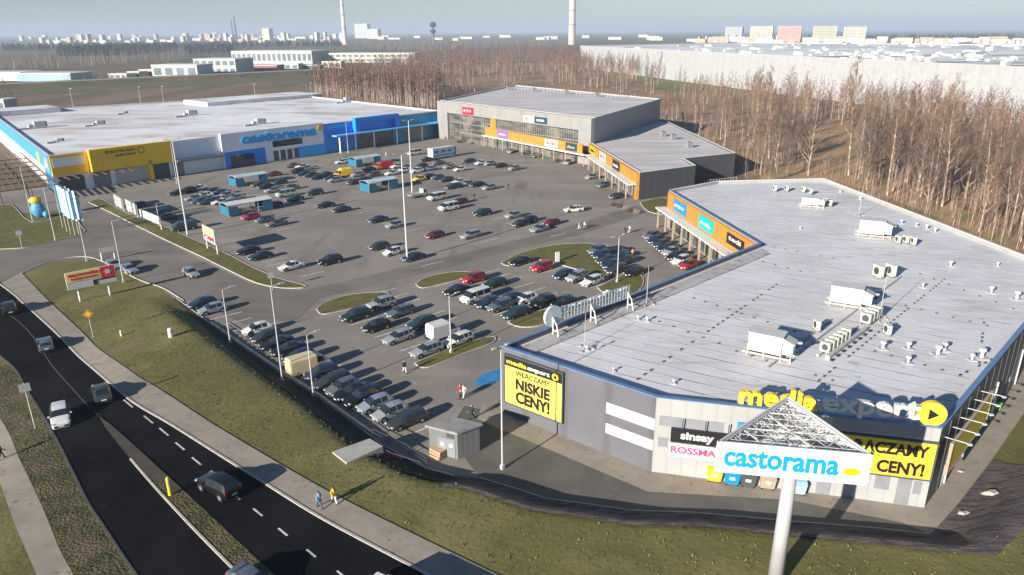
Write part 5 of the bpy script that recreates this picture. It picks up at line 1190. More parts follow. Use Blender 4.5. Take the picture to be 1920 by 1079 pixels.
# ================================================================== ROOFTOP EQUIPMENT
AC = mat('ac_white', (.50,.495,.47), .45, var=.06, scale=2); ACY = mat('ac_cream', (.62,.62,.48), .45, var=.1); FANM = mat('fan_dark', (.05,.055,.05), .6)
def rt_thing(name, label, cat, px, py, az, group=None, z=RZ):
    p = at(px, py, z); return thing(name, label, cat, (p.x, p.y, z), radians(az), group)
def ahu(label, px, py, L, Wd, H, az):
    t = rt_thing('air_handling_unit', label, 'air handling unit', px, py, az)
    m = MB(); m.box((0,0,.55+H/2), (L,Wd,H)); m.box((0,0,.58+H), (L+.2,Wd+.2,.07)); lpart(m, 'casing', AC, t)
    m = MB(); m.box((L/2+.55,0,.55+H*.35), (1.1,Wd*.7,H*.6)); m.hexa([(L/2,-Wd*.4,.55+H*.66),(L/2+1.2,-Wd*.4,.55+H*.66),(L/2+1.2,Wd*.4,.55+H*.66),(L/2,Wd*.4,.55+H*.66)], [(L/2,-Wd*.4,.55+H*.95),(L/2+1.25,-Wd*.4,.55+H*.70),(L/2+1.25,Wd*.4,.55+H*.70),(L/2,Wd*.4,.55+H*.95)]); lpart(m, 'hood', AC, t)
    m = MB(); m.box((-L*.2,-Wd/2-.015,.55+H*.5), (L*.35,.02,H*.7)); lpart(m, 'access_panel', LGREY, t)
    m = MB()
    for y in (-Wd/2, Wd/2): m.box((0.3,y,.28), (L+1.6,.16,.16))
    for x in (-L/2, 0, L/2, L/2+1):
        for y in (-Wd/2, Wd/2): m.box((x,y,.12), (.16,.16,.24)); m.box((x,y,.42), (.12,.12,.2))
    lpart(m, 'support_frame', mat('frame_pinkish', (.55,.46,.40), .7), t)
    m = MB(); m.bar((L/2+.8,.2,.4), (L/2+.8,.2,1.8), .3, n=8); m.bar((L/2+.8,.2,1.8), (L/2+1.7,.6,1.8), .3, n=8); lpart(m, 'duct', LGREY, t)
ahu('largest white air handling unit on the near roof in front of the fans', 1435, 664, 3.4, 2.0, 2.0, -32)
ahu('second white air handling unit in the middle of the roof', 1585, 572, 3.6, 2.0, 2.0, -30)
ahu('white air handling unit on the far half of the roof', 1632, 442, 3.8, 2.4, 2.2, -25)
ahu('small white air handling unit near the far roof edge', 1518, 388, 3.0, 1.8, 1.3, -25)
def cond(label, px, py, az, n=1, gap=1.2, s_=1.0, mt=None, group=None):
    a = radians(az); p = at(px, py, RZ)
    for k in range(n):
        t = thing('condenser_unit', label if n == 1 else label.replace('#', ORD[k]), 'condenser unit', (p.x+cos(a)*gap*k, p.y+sin(a)*gap*k, RZ), a-pi/2, group)
        m = MB(); m.box((0,0,.35+.5*s_), (1.0*s_,.42*s_,1.0*s_)); lpart(m, 'casing', mt or ACY, t)
        m = MB(); m.cone((0,-.215*s_,.35+.5*s_), (0,-.235*s_,.35+.5*s_), .36*s_, .36*s_, 14); lpart(m, 'fan', FANM, t)
        m = MB(); m.box((-.35*s_,0,.17), (.08,.6,.35)); m.box((.35*s_,0,.17), (.08,.6,.35)); lpart(m, 'foot', MGREY, t)
cond('# condenser from the near end of the row of six fans', 1546, 664, 44, 6, 1.05, 1.0, None, 'row of six condensers')
cond('# condenser from the near end of the row of four beside the round fan', 1622, 610, 44, 4, 1.1, 1.15, AC, 'row of four condensers')
for i, (px, py, d) in enumerate(((1645,522,'left one of the tall pair of fan units'), (1668,520,'right one of the tall pair of fan units'), (1682,458,'left of three cream units behind the pair'), (1697,458,'middle of three cream units behind the pair'), (1711,461,'right of three cream units behind the pair'),
    (1452,360,'cream unit nearest the grey hall on the far roof'), (1474,360,'white unit beside the shadow patch on the far roof'), (1505,362,'cream unit in the middle of the far group'), (1518,366,'white unit at the right of the far group'), (1541,384,'dark shaded unit near the far small air handler'), (1555,388,'pale unit right of the far small air handler'), (1530,622,'low unit beside the cable tray'), (1662,630,'small round fan unit right of the row of four'))):
    cond('cream condenser, '+d if i in (0,1,2,3,4) else d, px, py, 10 if i < 2 else 0, 1, 1, 1.5 if i < 2 else 1.05, AC if i in (6,8,10,12) else ACY)
m = MB(); q0, q1 = at(1540,672,RZ), at(1612,618,RZ)
tt_ = thing('equipment_platform', 'dark grating platform under the row of six condensers', 'platform', q0)
m.bar(q0+Vector((.5,-.3,.2)), q1+Vector((.5,-.3,.2)), .5); m.bar(q0+Vector((-.3,.3,.2)), q1+Vector((-.3,.3,.2)), .3); m.build('grating', LGREY, tt_)
for k in range(8): m = MB(); c = q0.lerp(q1, k/7)+Vector((.9,-.6,.08)); m.box(c, (.4,.3,.16), radians(44)); m.build('foot', BLACK, tt_)
vents = [(1655,655,1.0),(1703,655,.9),(1758,666,1.2),(1770,658,1.0),(1840,672,1.2),(1822,676,.8),(1702,682,.9),(1782,500,.9),(1858,550,1.0),(1906,562,1.2),(1400,640,.0),(1690,420,.8),(1718,425,.7),(1737,430,.9),(1753,436,.9),(1575,362,.7),(1612,375,.7),(1640,420,.6),(1380,684,.0),(1213,603,.7),(1196,600,.6),(1100,657,.6),(1263,720,.5),(1150,697,.5),(1730,540,.7),(1500,430,.5),(1870,500,.7)]
iv = 0
for px, py, s_ in vents:
    if s_ == 0: continue
    t = rt_thing('roof_vent', f"small white roof vent {['near','beside','behind'][iv%3]} {['the right roof edge','the air handling units','the far parapet','the rooftop letters','the car park side of the roof'][0 if px>1750 and py>520 else 2 if py<440 else 4 if px<1300 else 1]}, {ORD[iv%17]} seen from the left front" , 'roof vent', px, py, 0, 'small vents on the large roof'); iv += 1
    m = MB(); m.cone((0,0,0), (0,0,.7*s_), .16*s_, .14*s_, 8); m.cone((0,0,.7*s_), (0,0,.95*s_), .3*s_, .26*s_, 10); lpart(m, 'pipe', SIGNW, t)
    m = MB(); m.box((0,0,.06), (.9*s_,.9*s_,.12)); lpart(m, 'base', LGREY, t)
vs_ = sorted([o for o in COL.objects if o.name.startswith('roof_vent')], key=lambda o: o.location.x-0.0001*o.location.y)
for k, o in enumerate(vs_):
    o['label'] = f"small white roof vent on the large pale roof, {'number' if False else ''}{(ORD+['eighteenth','nineteenth','twentieth','twenty first','twenty second','twenty third','twenty fourth','twenty fifth','twenty sixth','twenty seventh'])[k]} counting from the left edge"
for i, (px, py, top) in enumerate(((1096,655,588), (1212,572,498), (1610,405,350), (1648,600,500), (1420,300+30,300))):
    if i > 3: continue
    p = at(px, py, RZ); H = min(7, max(3, hz(px, py, top, RZ)-RZ)); t = thing('lightning_rod', ['thin pale mast on the roof nearest the rooftop letters seen from behind', 'thin pale mast on the roof beside the inner corner', 'thin pale mast on the far part of the roof', 'thin pale mast behind the row of four condensers'][i], 'lightning rod', p)
    m = MB(); m.cone((0,0,.3), (0,0,H), .05, .02, 6); lpart(m, 'rod', LGREY, t)
    m = MB(); [m.bar((0,0,.9), (.9*cos(a), .9*sin(a), .1), .05) for a in (0,2.1,4.2)]; [m.box((.9*cos(a), .9*sin(a), .08), (.3,.3,.15)) for a in (0,2.1,4.2)]; lpart(m, 'tripod', CONC, t)
# units on the other roofs
for lb, px, py, z, s_, az in (('white roof unit with dark opening near the blue letters', 488, 233, 9.5, 3.0, 49), ('small roof unit with dark opening above the yellow wall', 188, 235, 9.5, 2.4, 49), ('cluster of pipes and fans at the left of the pale roof', 75, 240, 9.5, 3.5, 49), ('dark edged unit at the far right edge of the pale roof', 652, 192, 9.5, 3.4, 49), ('low duct unit in the middle of the old white roof', 360, 217, 9.5, 3.2, 49), ('small dark unit with shadow near the corner of the old roof', 112, 267, 9.5, 1.6, 49), ('slim vent pair on the back of the old white roof', 235, 214, 9.5, 1.4, 49)):
    t = rt_thing('roof_unit', lb, 'roof unit', px, py, az, None, z); m = MB(); m.box((0,0,s_*.3+.2), (s_,s_*.55,s_*.55)); m.box((-s_*.75,0,s_*.18+.1), (s_*.5,s_*.4,s_*.35)); lpart(m, 'casing', AC, t)
    m = MB(); m.box((s_*.5+.2,0,s_*.3+.2), (.4,s_*.5,s_*.5)); lpart(m, 'intake', FANM, t)
    m = MB(); m.bar((-s_,-s_*.5,.3), (-s_*2.4,-s_*.7,.3), .5, n=8); lpart(m, 'duct', LGREY, t)
for i, (px, py, z) in enumerate(((954,169,14.1),(1001,172,14.1),(1062,177,14.1),(1119,182,14.1),(1243,256,6.5),(1262,262,6.5),(1292,277,6.5))):
    t = rt_thing('roof_unit', f"{['first','second','third','fourth','fifth','sixth','seventh'][i]} small dark roof unit from the left on the grey retail hall", 'roof unit', px, py, 20, 'dark units on the grey hall', z)
    s_ = 1.6; m = MB(); m.box((0,0,.8), (1.8,1.4,1.5)); lpart(m, 'casing', MGREY, t); m = MB(); m.cone((0,0,1.56), (0,0,1.75), .5, .45, 10); lpart(m, 'fan', FANM, t)
    if i < 4:
        m = MB()
        for k in range(8): m.cone((4+k*1.3,-2-k*.9,0), (4+k*1.3,-2-k*.9,.9), .18, .18, 6)
        lpart(m, 'vent_pipes', LGREY, t)

# ================================================================== PEOPLE
SKIN = mat('skin', (.45,.28,.20), .6); HAIR = mat('hair_brown', (.06,.035,.02), .7)
def limb(m, pts, n=8, mi=0):
    """one continuous tapered tube through (x,y,z,r) points"""
    rings = []
    for i, p in enumerate(pts):
        a = Vector(pts[max(0,i-1)][:3]); b = Vector(pts[min(len(pts)-1,i+1)][:3]); d = (b-a).normalized()
        up = Vector((0,1,0)) if abs(d.y) < .9 else Vector((1,0,0)); x = d.cross(up).normalized(); y = x.cross(d)
        rings.append(m.vs([Vector(p[:3])+(x*cos(2*pi*k/n)+y*sin(2*pi*k/n))*p[3] for k in range(n)]))
    for r0, r1 in zip(rings, rings[1:]):
        for k in range(n): m.f.append((r0+k, r0+(k+1)%n, r1+(k+1)%n, r1+k)); m.m.append(mi)
    m.f.append(tuple(rings[0]+k for k in range(n))[::-1]); m.m.append(mi); m.f.append(tuple(rings[-1]+k for k in range(n))); m.m.append(mi)
def person(label, px, py, az, top, legs, H=1.74, stride=.28, walk_arm=.25, hair=HAIR, group=None, z=None):
    b = ath(px, py, .03) if z is None else at(px, py, z); t = thing('person', label, 'person', b, radians(az), group); s_ = H/1.74
    body = MB(); cl = MB(); tr2 = MB(); hp = MB()
    def sc(P): return [(x*s_, y*s_, z_*s_, r*s_) for x, y, z_, r in P]
    limb(body, sc([(0,0,.88,.13),(0,0,1.05,.14),(0,0,1.25,.15),(0,0,1.40,.15),(0,0,1.46,.08),(0,0,1.50,.06),(.01,0,1.54,.075),(.015,0,1.60,.095),(.01,0,1.67,.095),(0,0,1.73,.06),(0,0,1.745,.02)]), 12)
    body.cone((.09*s_,0,1.60*s_), (.13*s_,0,1.585*s_), .018*s_, .01*s_, 5)
    for sy in (1,-1):
        body.box((.088*s_, sy*.035*s_, 1.63*s_), (.02,.025,.012)); body.box((0, sy*.098*s_, 1.61*s_), (.03,.02,.05))
        f_ = stride*sy; hip = (0, sy*.09); kn = (f_*.55+.04, sy*.09, .48); an = (f_*1.0-(.06 if f_<0 else 0), sy*.09, .09)
        limb(body, sc([(0,sy*.09,.90,.085),(f_*.3,sy*.09,.70,.08),(kn[0],kn[1],kn[2],.055),(f_*.85,sy*.09,.28,.052),(an[0],an[1],an[2],.04)]), 8)
        limb(tr2, sc([(0,sy*.085,.94,.115),(f_*.3,sy*.09,.70,.095),(kn[0],kn[1],kn[2],.072),(f_*.85,sy*.09,.28,.066),(an[0],an[1],.12,.062)]), 8)
        hp.hexa([((an[0]-.08)*s_,(an[1]-.045)*s_,.0),((an[0]+.19)*s_,(an[1]-.04)*s_,.0),((an[0]+.19)*s_,(an[1]+.04)*s_,.0),((an[0]-.08)*s_,(an[1]+.045)*s_,.0)],
                [((an[0]-.07)*s_,(an[1]-.04)*s_,.11),((an[0]+.10)*s_,(an[1]-.03)*s_,.08),((an[0]+.10)*s_,(an[1]+.03)*s_,.08),((an[0]-.07)*s_,(an[1]+.04)*s_,.11)])
        g_ = -walk_arm*sy; el = (g_*.5-.02, sy*.25, 1.13); wr = (g_*1.1+.10, sy*.24, .92)
        limb(body, sc([(0,sy*.17,1.40,.055),(g_*.3,sy*.22,1.28,.048),(el[0],el[1],el[2],.040),(wr[0],wr[1],wr[2],.028),(wr[0]+.03,wr[1],wr[2]-.06,.036),(wr[0]+.045,wr[1],wr[2]-.10,.032)]), 8)
        for k in range(4):
            fx = wr[0]+.03+k*.018-.02; L = (.065,.078,.082,.07)[k]
            limb(body, sc([(fx+.01,wr[1],wr[2]-.09,.009),(fx+.025,wr[1]-sy*.01,wr[2]-.09-L*.6,.0085),(fx+.022,wr[1]-sy*.03,wr[2]-.09-L,.007)]), 5)
        limb(body, sc([(wr[0]+.05,wr[1]-sy*.01,wr[2]-.04,.011),(wr[0]+.085,wr[1]-sy*.025,wr[2]-.075,.010),(wr[0]+.09,wr[1]-sy*.03,wr[2]-.105,.008)]), 5)
        limb(cl, sc([(0,sy*.15,1.42,.075),(g_*.3,sy*.22,1.28,.068),(el[0],el[1],el[2],.058),(wr[0]-.01,wr[1],wr[2]+.03,.048)]), 8)
    limb(cl, sc([(0,0,.84,.175),(0,0,1.0,.17),(0,0,1.2,.175),(0,0,1.38,.18),(0,0,1.45,.11),(0,0,1.49,.085)]), 12)
    o = lpart(body, 'body', SKIN, t); o.data.shade_smooth(); o = lpart(cl, 'jacket', top, t); o.data.shade_smooth(); o = lpart(tr2, 'trousers', legs, t); o.data.shade_smooth(); lpart(hp, 'shoes', BLACK, t)
    hr = MB(); blob(hr, (-.015*s_,0,1.665*s_), (.105*s_,.10*s_,.10*s_), 12); o = lpart(hr, 'hair', hair, t); o.data.shade_smooth()
    return t
cl_ = lambda n_, c: mat('cloth_'+n_, c, .85, var=.1)
YC, BC_, DC, RC, WC, JN, GC = cl_('yellow',(.75,.42,.02)), cl_('blue',(.16,.32,.50)), cl_('dark',(.02,.02,.025)), cl_('red',(.35,.03,.04)), cl_('white',(.7,.7,.68)), cl_('denim',(.05,.08,.16)), cl_('grey',(.2,.2,.21))
person('person in a yellow jacket and pale trousers walking on the footpath', 627, 945, 130, YC, WC)
person('person in a light blue jacket walking beside the yellow jacket on the footpath', 600, 954, 130, BC_, JN)
person('person in dark clothes cut by the left edge on the lower path', 4, 862, 60, DC, DC)
person('person in a dark jacket and light trousers crossing between parked rows', 759, 700, -60, DC, WC)
person('person in a white jacket near the blue painted bay', 870, 747, -120, WC, WC)
person('person in a red jacket walking beside the white jacket', 863, 747, -120, RC, DC)
person('person in black standing near the kiosk corner', 885, 786, 200, DC, DC)
person('person in dark clothes at the right end of the long far row', 953, 355, 40, DC, DC)
person('person in dark clothes right of the dark red hatchback', 889, 375, 60, DC, DC)
person('left one of two pale people walking right of the short row', 1086, 431, 0, GC, WC)
person('right one of two pale people walking right of the short row', 1096, 430, 0, WC, GC)
person('person in dark clothes near the double headed street lamp', 1172, 440, 20, DC, DC)
person('person in white near the double headed street lamp', 1180, 438, 20, WC, WC)
person('person in an orange jacket right of the dark row', 1186, 483, 90, cl_('orange',(.7,.3,.08)), DC)
person('person in a red jacket on the paving under the orange fascia', 1312, 466, 100, RC, RC)
person('person in dark clothes on the paving under the orange fascia', 1303, 452, 100, DC, GC)
person('person before the blue store in a cream coat', 868, 310, 0, GC, DC)
person('person in a yellow vest at the far trolleys', 724, 294, 0, YC, WC)

# ================================================================== FAR BUILDINGS AND CHIMNEYS
def blockb(name, label, px0, px1, pyb, H, depth, mt, group=None, rows=0, cols=0, gl=None, cat='building', roof=None, sk=0.0):
    a, b = at(px0, pyb), at(px1, pyb+sk); d = (b-a); L = d.length; d.normalize(); n_ = Vector((-d.y, d.x, 0)); t = thing(name, label, cat, a, 0, group)
    m = MB(); P = [a, b, b+n_*depth, a+n_*depth]; m.prism([(p.x,p.y) for p in P], -1, H); m.build('wall', mt, t)
    m = MB(); m.prism(inset([(p.x,p.y) for p in P], -.4), H+.01, H+.6); m.build('roof', roof or COPEW, t)
    if rows:
        F = Face(P[0], P[1]); gm = gl or mat('far_window', (.12,.14,.17), .4)
        if rows*cols <= 32:
            for r in range(rows):
                for c in range(cols): m = MB(); F.rect(m, L*(c+.18)/cols, L*(c+.82)/cols, H*(r+.25)/rows, H*(r+.8)/rows, .15, .12); m.build('window', gm, t)
        else:
            for r in range(rows): m = MB(); F.rect(m, L*.05, L*.95, H*(r+.35)/rows, H*(r+.7)/rows, .15, .12); m.build('window_band', gm, t)
    return t
PB = mat('panel_block_cream', (.50,.46,.37), .8, var=.08, scale=.05); PP = mat('panel_block_salmon', (.55,.28,.21), .8, var=.1, scale=.05); PW = mat('panel_block_white', (.44,.44,.44), .8, var=.06, scale=.05); PY = mat('panel_block_lime', (.42,.43,.28), .8, var=.08, scale=.05); PO = mat('panel_block_peach', (.44,.31,.23), .8, var=.1, scale=.05)
for lb, x0, x1, yb, top, mt in (('white tower block at the left of five on the right skyline', 1359,1390,72,51,PW), ('pale striped tower block second of five on the right skyline', 1405,1447,76,50,PB), ('salmon pink tower block in the middle of the right skyline', 1456,1500,79,50,PP), ('cream and green tower block fourth of five on the right skyline', 1522,1566,80,50,PY), ('cream tower block at the right of five on the right skyline', 1579,1621,80,51,PO if False else PB)):
    b = at((x0+x1)/2, yb); H = hz((x0+x1)/2, yb, top)
    blockb('tower_block', lb, x0, x1, yb, H, 26, mt, 'tower blocks on the skyline', 11, 9, cat='tower block')
rr = random.Random(11)
RT = mat('far_red_roof', (.35,.15,.10), .8)
k = 0
for i in range(80):
    px = rr.uniform(1280, 1915); yb = rr.uniform(74, 84)+ (4 if px > 1600 else 0); wv = rr.uniform(12, 34); H = rr.uniform(9, 17)
    blockb('apartment_house', 'small pale house or block among the far housing on the right', px, px+wv, yb, H, 14, [PW, PB, PO, PW][i%4], 'far houses on the right', 0, 0, roof=[COPEW, RT, COPEW][i%3], cat='house')
for i in range(95):
    px = rr.uniform(30, 640); yb = rr.uniform(74, 84)-px*.006; H = rr.uniform(14, 42) if i % 3 else rr.uniform(8, 14); wv = rr.uniform(3, 7) if H > 14 else rr.uniform(8, 18)
    blockb('city_block', 'tiny pale tower or block in the hazy far city on the left', px, px+wv, yb, H, 18, [PW, PB, PW, PO][i%4], 'far city blocks on the left', 0, 0, cat='city block')
for i in range(20):
    px = rr.uniform(650, 1330); yb = rr.uniform(70, 77); wv = rr.uniform(10, 26)
    blockb('far_building', 'small pale low building on the central horizon', px, px+wv, yb, rr.uniform(8, 16), 20, [PW, PB][i%2], 'far buildings on the central horizon', cat='building')
for lb, x0, x1, yb, top, mt in (('white factory block beside the left chimney', 666, 690, 66, 45, PW), ('lower white factory wing beside the left chimney', 688, 709, 67, 55, PW), ('round topped cream silo building on the left horizon', 493, 506, 70, 54, PB)):
    blockb('factory_block', lb, x0, x1, yb+6, hz((x0+x1)/2, yb+6, top), 30, mt, cat='factory')
def chimney(label, px, yb, top, w0, w1, mt):
    b = at(px, yb); H = hz(px, yb, top); s_ = b.length/FPX; t = thing('chimney', label, 'chimney', b); m = MB(); m.cone((0,0,0), (0,0,H), w0*s_/2, w1*s_/2, 16); lpart(m, 'shaft', mt, t)
    m = MB()
    for f_ in (.35,.6,.8,.97): rad = (w0+(w1-w0)*f_)*s_/2; m.cone((0,0,H*f_), (0,0,H*f_+3), rad*1.12, rad*1.12, 16)
    lpart(m, 'gallery', MGREY, t)
CHM = mat('chimney_concrete', (.50,.45,.40), .85, var=.08, scale=.02)
chimney('tall pale chimney rising out of the frame at the centre right horizon', 1072, 84, -22, 13, 10, CHM)
chimney('slim pale chimney rising out of the frame left of centre', 647, 84, -8, 8, 5, mat('chimney_pale', (.60,.56,.52), .85, var=.15, scale=.03))
chimney('left one of the thin dark chimney pair on the left horizon', 438, 78, 37, 2.6, 2.0, DGREY); chimney('right one of the thin dark chimney pair on the left horizon', 444, 80, 30, 3.4, 2.6, DGREY)
b = at(813, 84); H = hz(813, 84, 44); t = thing('tower', 'dark water tower shape standing over the centre trees', 'tower', b); s_ = b.length/FPX
m = MB(); m.cone((0,0,0), (0,0,H), 2.2*s_, 1.6*s_, 8); lpart(m, 'shaft', DGREY, t); m = MB(); blob(m, (0,0,H*.93), (6*s_,6*s_,5*s_), 12); blob(m, (0,0,H*.62), (5*s_,5*s_,4*s_), 12); lpart(m, 'tank', mat('tower_dark', (.035,.03,.03), .8), t)
# mid distance sheds beyond the highway
FG = mat('far_glass', (.10,.13,.15), .3, var=.3, scale=.05)
blockb('car_showroom', 'white car showroom with dark openings beyond the highway', 287, 372, 147, 11.5, 30, PW, None, 1, 4, FG)
blockb('car_showroom', 'glass fronted car showroom with white columns beyond the highway', 366, 444, 141, 15, 40, PW, None, 2, 6, FG)
blockb('exhibition_hall', 'long glazed hall with white columns standing behind the showrooms', 436, 586, 120, 16, 60, PW, None, 1, 16, FG)
blockb('car_showroom', 'low red roofed showroom right of the white showrooms', 444, 520, 134, 6, 20, mat('far_red', (.40,.05,.06), .7), None, 1, 6, FG)
blockb('office_building', 'long white low building behind the left trees in the centre', 618, 778, 118, 12, 40, PB, None, 2, 14, FG)
blockb('greenhouse', 'long low pale blue glazed shed at the far left edge', -40, 40, 152, 7, 30, mat('pale_glass', (.40,.48,.50), .4, var=.15, scale=.05), None); blockb('greenhouse', 'second long low blue glazed shed at the far left', 34, 134, 153, 6.5, 30, mat('pale_glass2', (.22,.34,.38), .4, var=.15, scale=.05), None)
blockb('shed', 'small white shed with dark door at the left edge behind the store', -6, 12, 214, 7, 10, PW, None, 1, 1, FG)
for i in range(34):
    px = rr.uniform(200, 600); yb = 151-(px-200)*.034+rr.uniform(-3, 3); p = at(px, yb)
    key = rr.choice(['white','silver','black','red','blue','grey']); far_c = spawn(K['h'], key, p, 3.02 if False else .06, rr.choice([100, 280, 12]), 'small parked car in the showroom yards beyond the highway', 'car', 'cars in the showroom yards', True)

# rows of skylights and units on the far warehouse roof
rw = random.Random(21); wq = inset(WPn, 6); kk = 0
while kk < 90:
    px, py = rw.uniform(1100, 1915), rw.uniform(80, 124); p = at(px, py, far_h-.8)
    if not inpoly(p.x, p.y, wq): continue
    kk += 1; t = thing('roof_skylight', 'small white unit or skylight on the far warehouse roof', 'roof unit', (p.x, p.y, far_h-.8), rw.choice([.5, 2.07]), 'units on the far warehouse roof')
    sx, sy, sz = rw.uniform(3, 14), rw.uniform(2, 4), rw.uniform(.8, 2.2); m = MB(); m.box((0,0,sz/2), (sx,sy,sz)); m.box((sx*.2,0,sz+.2), (sx*.4,sy*.6,.4)); lpart(m, 'casing', [SIGNW, AC, LGREY, SIGNW][kk%4], t)
# more buildings of the yards beyond the highway
for i, (x0, x1, yb, H, mt_) in enumerate(((205, 238, 148, 4, PW), (240, 262, 146, 5, CONC), (262, 286, 144, 6, PO), (520, 560, 131, 6, PW), (560, 600, 130, 4, DGREY), (604, 640, 128, 7, PB), (700, 735, 124, 5, PW), (745, 790, 122, 4, PP))):
    blockb('workshop', f"{ORD[i]} small workshop from the left beside the showrooms beyond the highway", x0, x1, yb, H, 14, mt_, 'small workshops beyond the highway', 1, 3, FG)

# ================================================================== TREES
BARK = mix_mat('birch_bark', [(.25,.18,.14), ((.48,.41,.34), 1.2, .5, .62, 4), ((.16,.12,.09), 2.2, .58, .66, 4)], bump=.3)
TWIG1 = mat('reddish_twigs', (.125,.068,.048), .85, var=.25, scale=.25); TWIG2 = mat('tan_twigs', (.180,.112,.074), .85, var=.25, scale=.25); TWIG3 = mat('grey_brown_twigs', (.105,.075,.060), .85, var=.25, scale=.25)
PINE = mat('pine_needles', (.022,.032,.024), .8, var=.4, scale=.3)
def tree_data(seed, H, nb, ntw, spread, bare=.3, lean=0.0, thick=1.0, tw=.07):
    r = random.Random(seed); T = MB(); Cn = MB(); pts = []; x = y = 0; n = 7
    lx, ly = r.uniform(-1,1)*lean, r.uniform(-1,1)*lean
    for i in range(n+1):
        f = i/n; pts.append((x, y, H*f, max(.03, (.011*H)*thick*(1-f)**.8))); x += r.uniform(-.14,.14)*H*.06+lx*H/n; y += r.uniform(-.14,.14)*H*.06+ly*H/n
    limb(T, pts, 6)
    def tp(f):
        k = min(n-1, int(f*n)); u = f*n-k; return Vector(pts[k][:3]).lerp(Vector(pts[k+1][:3]), u)
    for b in range(nb):
        f = bare+(1-bare)*((b+r.random())/nb)**.9*.97; base = tp(f); an = r.uniform(0, 2*pi); L = H*spread*(1.12-f)*r.uniform(.7,1.25); up = r.uniform(.8, 1.5)
        P = [(*base, max(.025, .0042*H*(1.1-f)))]; d = Vector((cos(an), sin(an), up)).normalized(); c = base.copy()
        for s in range(3):
            c = c+d*(L/3); P.append((*c, P[0][3]*(1-(s+1)/3.4))); d = (d+Vector((r.uniform(-.2,.2), r.uniform(-.2,.2), .22))).normalized()
        limb(T if f < .75 else Cn, P, 3)
        for k in range(ntw):
            j = r.randrange(1, 3); u = r.random(); a = Vector(P[j][:3]).lerp(Vector(P[j+1][:3]), u); l2 = L*r.uniform(.18,.5)
            dd = (d+Vector((r.uniform(-1,1), r.uniform(-1,1), r.uniform(-.5,.9)))).normalized(); e = a+dd*l2
            s_ = dd.cross(Vector((r.uniform(-1,1), r.uniform(-1,1), .3))).normalized()*tw*r.uniform(.6,1.2)*.5
            Cn.face([a-s_, a+s_, e])
            for q in range(2):
                m_ = a.lerp(e, r.uniform(.3,.9)); e2 = m_+(dd+Vector((r.uniform(-.8,.8), r.uniform(-.8,.8), r.uniform(-.4,.8)))).normalized()*l2*.6; Cn.face([m_-s_*.7, m_+s_*.7, e2])
    return T, Cn
VAR = []
for s, (H, nb, ntw, sp, bare, mt) in enumerate(((24,46,22,.27,.22,TWIG2),(21,42,22,.25,.26,TWIG1),(26,48,22,.23,.28,TWIG1),(18,40,24,.33,.16,TWIG3),(22,44,22,.27,.22,TWIG2),(20,42,22,.22,.30,TWIG1),(15,36,24,.38,.10,TWIG3),(23,46,22,.26,.2,TWIG2),(20,30,30,.42,.22,TWIG2),(17,26,30,.48,.16,TWIG3))):
    T, Cn = tree_data(100+s, H, nb, ntw, sp, bare, .10, .95, .05); VAR.append((T.mesh('trunk', BARK), Cn.mesh('crown', mt), H))
def plant(x, y, v, sc_, label, group, name='bare_tree'):
    t = thing(name, label, 'tree', (x, y, hgt(x, y)), random.uniform(0, 2*pi), group); t.scale = (sc_*random.uniform(.9,1.1),)*2+(sc_,); obj('trunk', VAR[v][0], t); obj('crown', VAR[v][1], t)
rt = random.Random(5)
ZONES = [  # polygon in the photograph (tree feet), count, label, group, scale range, variants
 ([(1395,335),(1550,334),(1640,370),(1780,425),(1925,478),(2010,520),(2040,470),(1925,380),(1760,330),(1560,290),(1400,285)], 70, 'bare birch in the sparse wood right behind the white roofed store', 'birches behind the white roofed store', (.65,1.3), (0,2,4,7,3,6,8,9)),
 ([(1250,240),(1390,300),(1400,275),(1560,285),(1700,310),(1925,380),(1925,300),(1700,240),(1500,225),(1300,205),(1240,215)], 80, 'bare birch in the open wood right of the grey hall', 'birches right of the grey hall', (.55,1.15), (0,1,3,4,7,6,8,9)),
 ([(835,192),(965,160),(1100,172),(1235,182),(1240,150),(1100,140),(940,140),(820,165)], 85, 'bare birch in the dense stand behind the grey hall', 'birches behind the grey hall', (.7,1.1), (1,2,5,7,0)),
 ([(560,176),(640,186),(820,206),(835,190),(820,160),(700,160),(600,165)], 65, 'slender bare birch in the dense belt behind the blue store', 'birches behind the blue store', (.45,.85), (1,2,5,3)),
]
for poly, cnt, lb, grp, sr, vs in ZONES:
    xs = [p[0] for p in poly]; ys = [p[1] for p in poly]; G = [at(*p) for p in poly]; gp = [(g.x, g.y) for g in G]
    x0, x1, y0, y1 = min(g[0] for g in gp), max(g[0] for g in gp), min(g[1] for g in gp), max(g[1] for g in gp); k = 0; pts = []
    bl = [inset(P_, -2.5) for P_ in (MEP, CP, HP, WP)]
    tries = 0
    while k < cnt and tries < 60000:
        tries += 1
        px, py = rt.uniform(min(xs), max(xs)), rt.uniform(min(ys), max(ys))
        if not inpoly(px, py, poly): continue
        g = at(px, py)
        if any(inpoly(g.x, g.y, b_) for b_ in bl) or any((g.x-a)**2+(g.y-b_)**2 < 3.2**2 for a, b_ in pts): continue
        if 1500 < px < 1610 and 215 < py < 325 and rt.random() < .85: continue
        if 1610 < px < 1925 and py > 400 and rt.random() < .4: continue
        pts.append((g.x, g.y)); k += 1; plant(g.x, g.y, rt.choice(vs), rt.uniform(*sr), lb, grp)
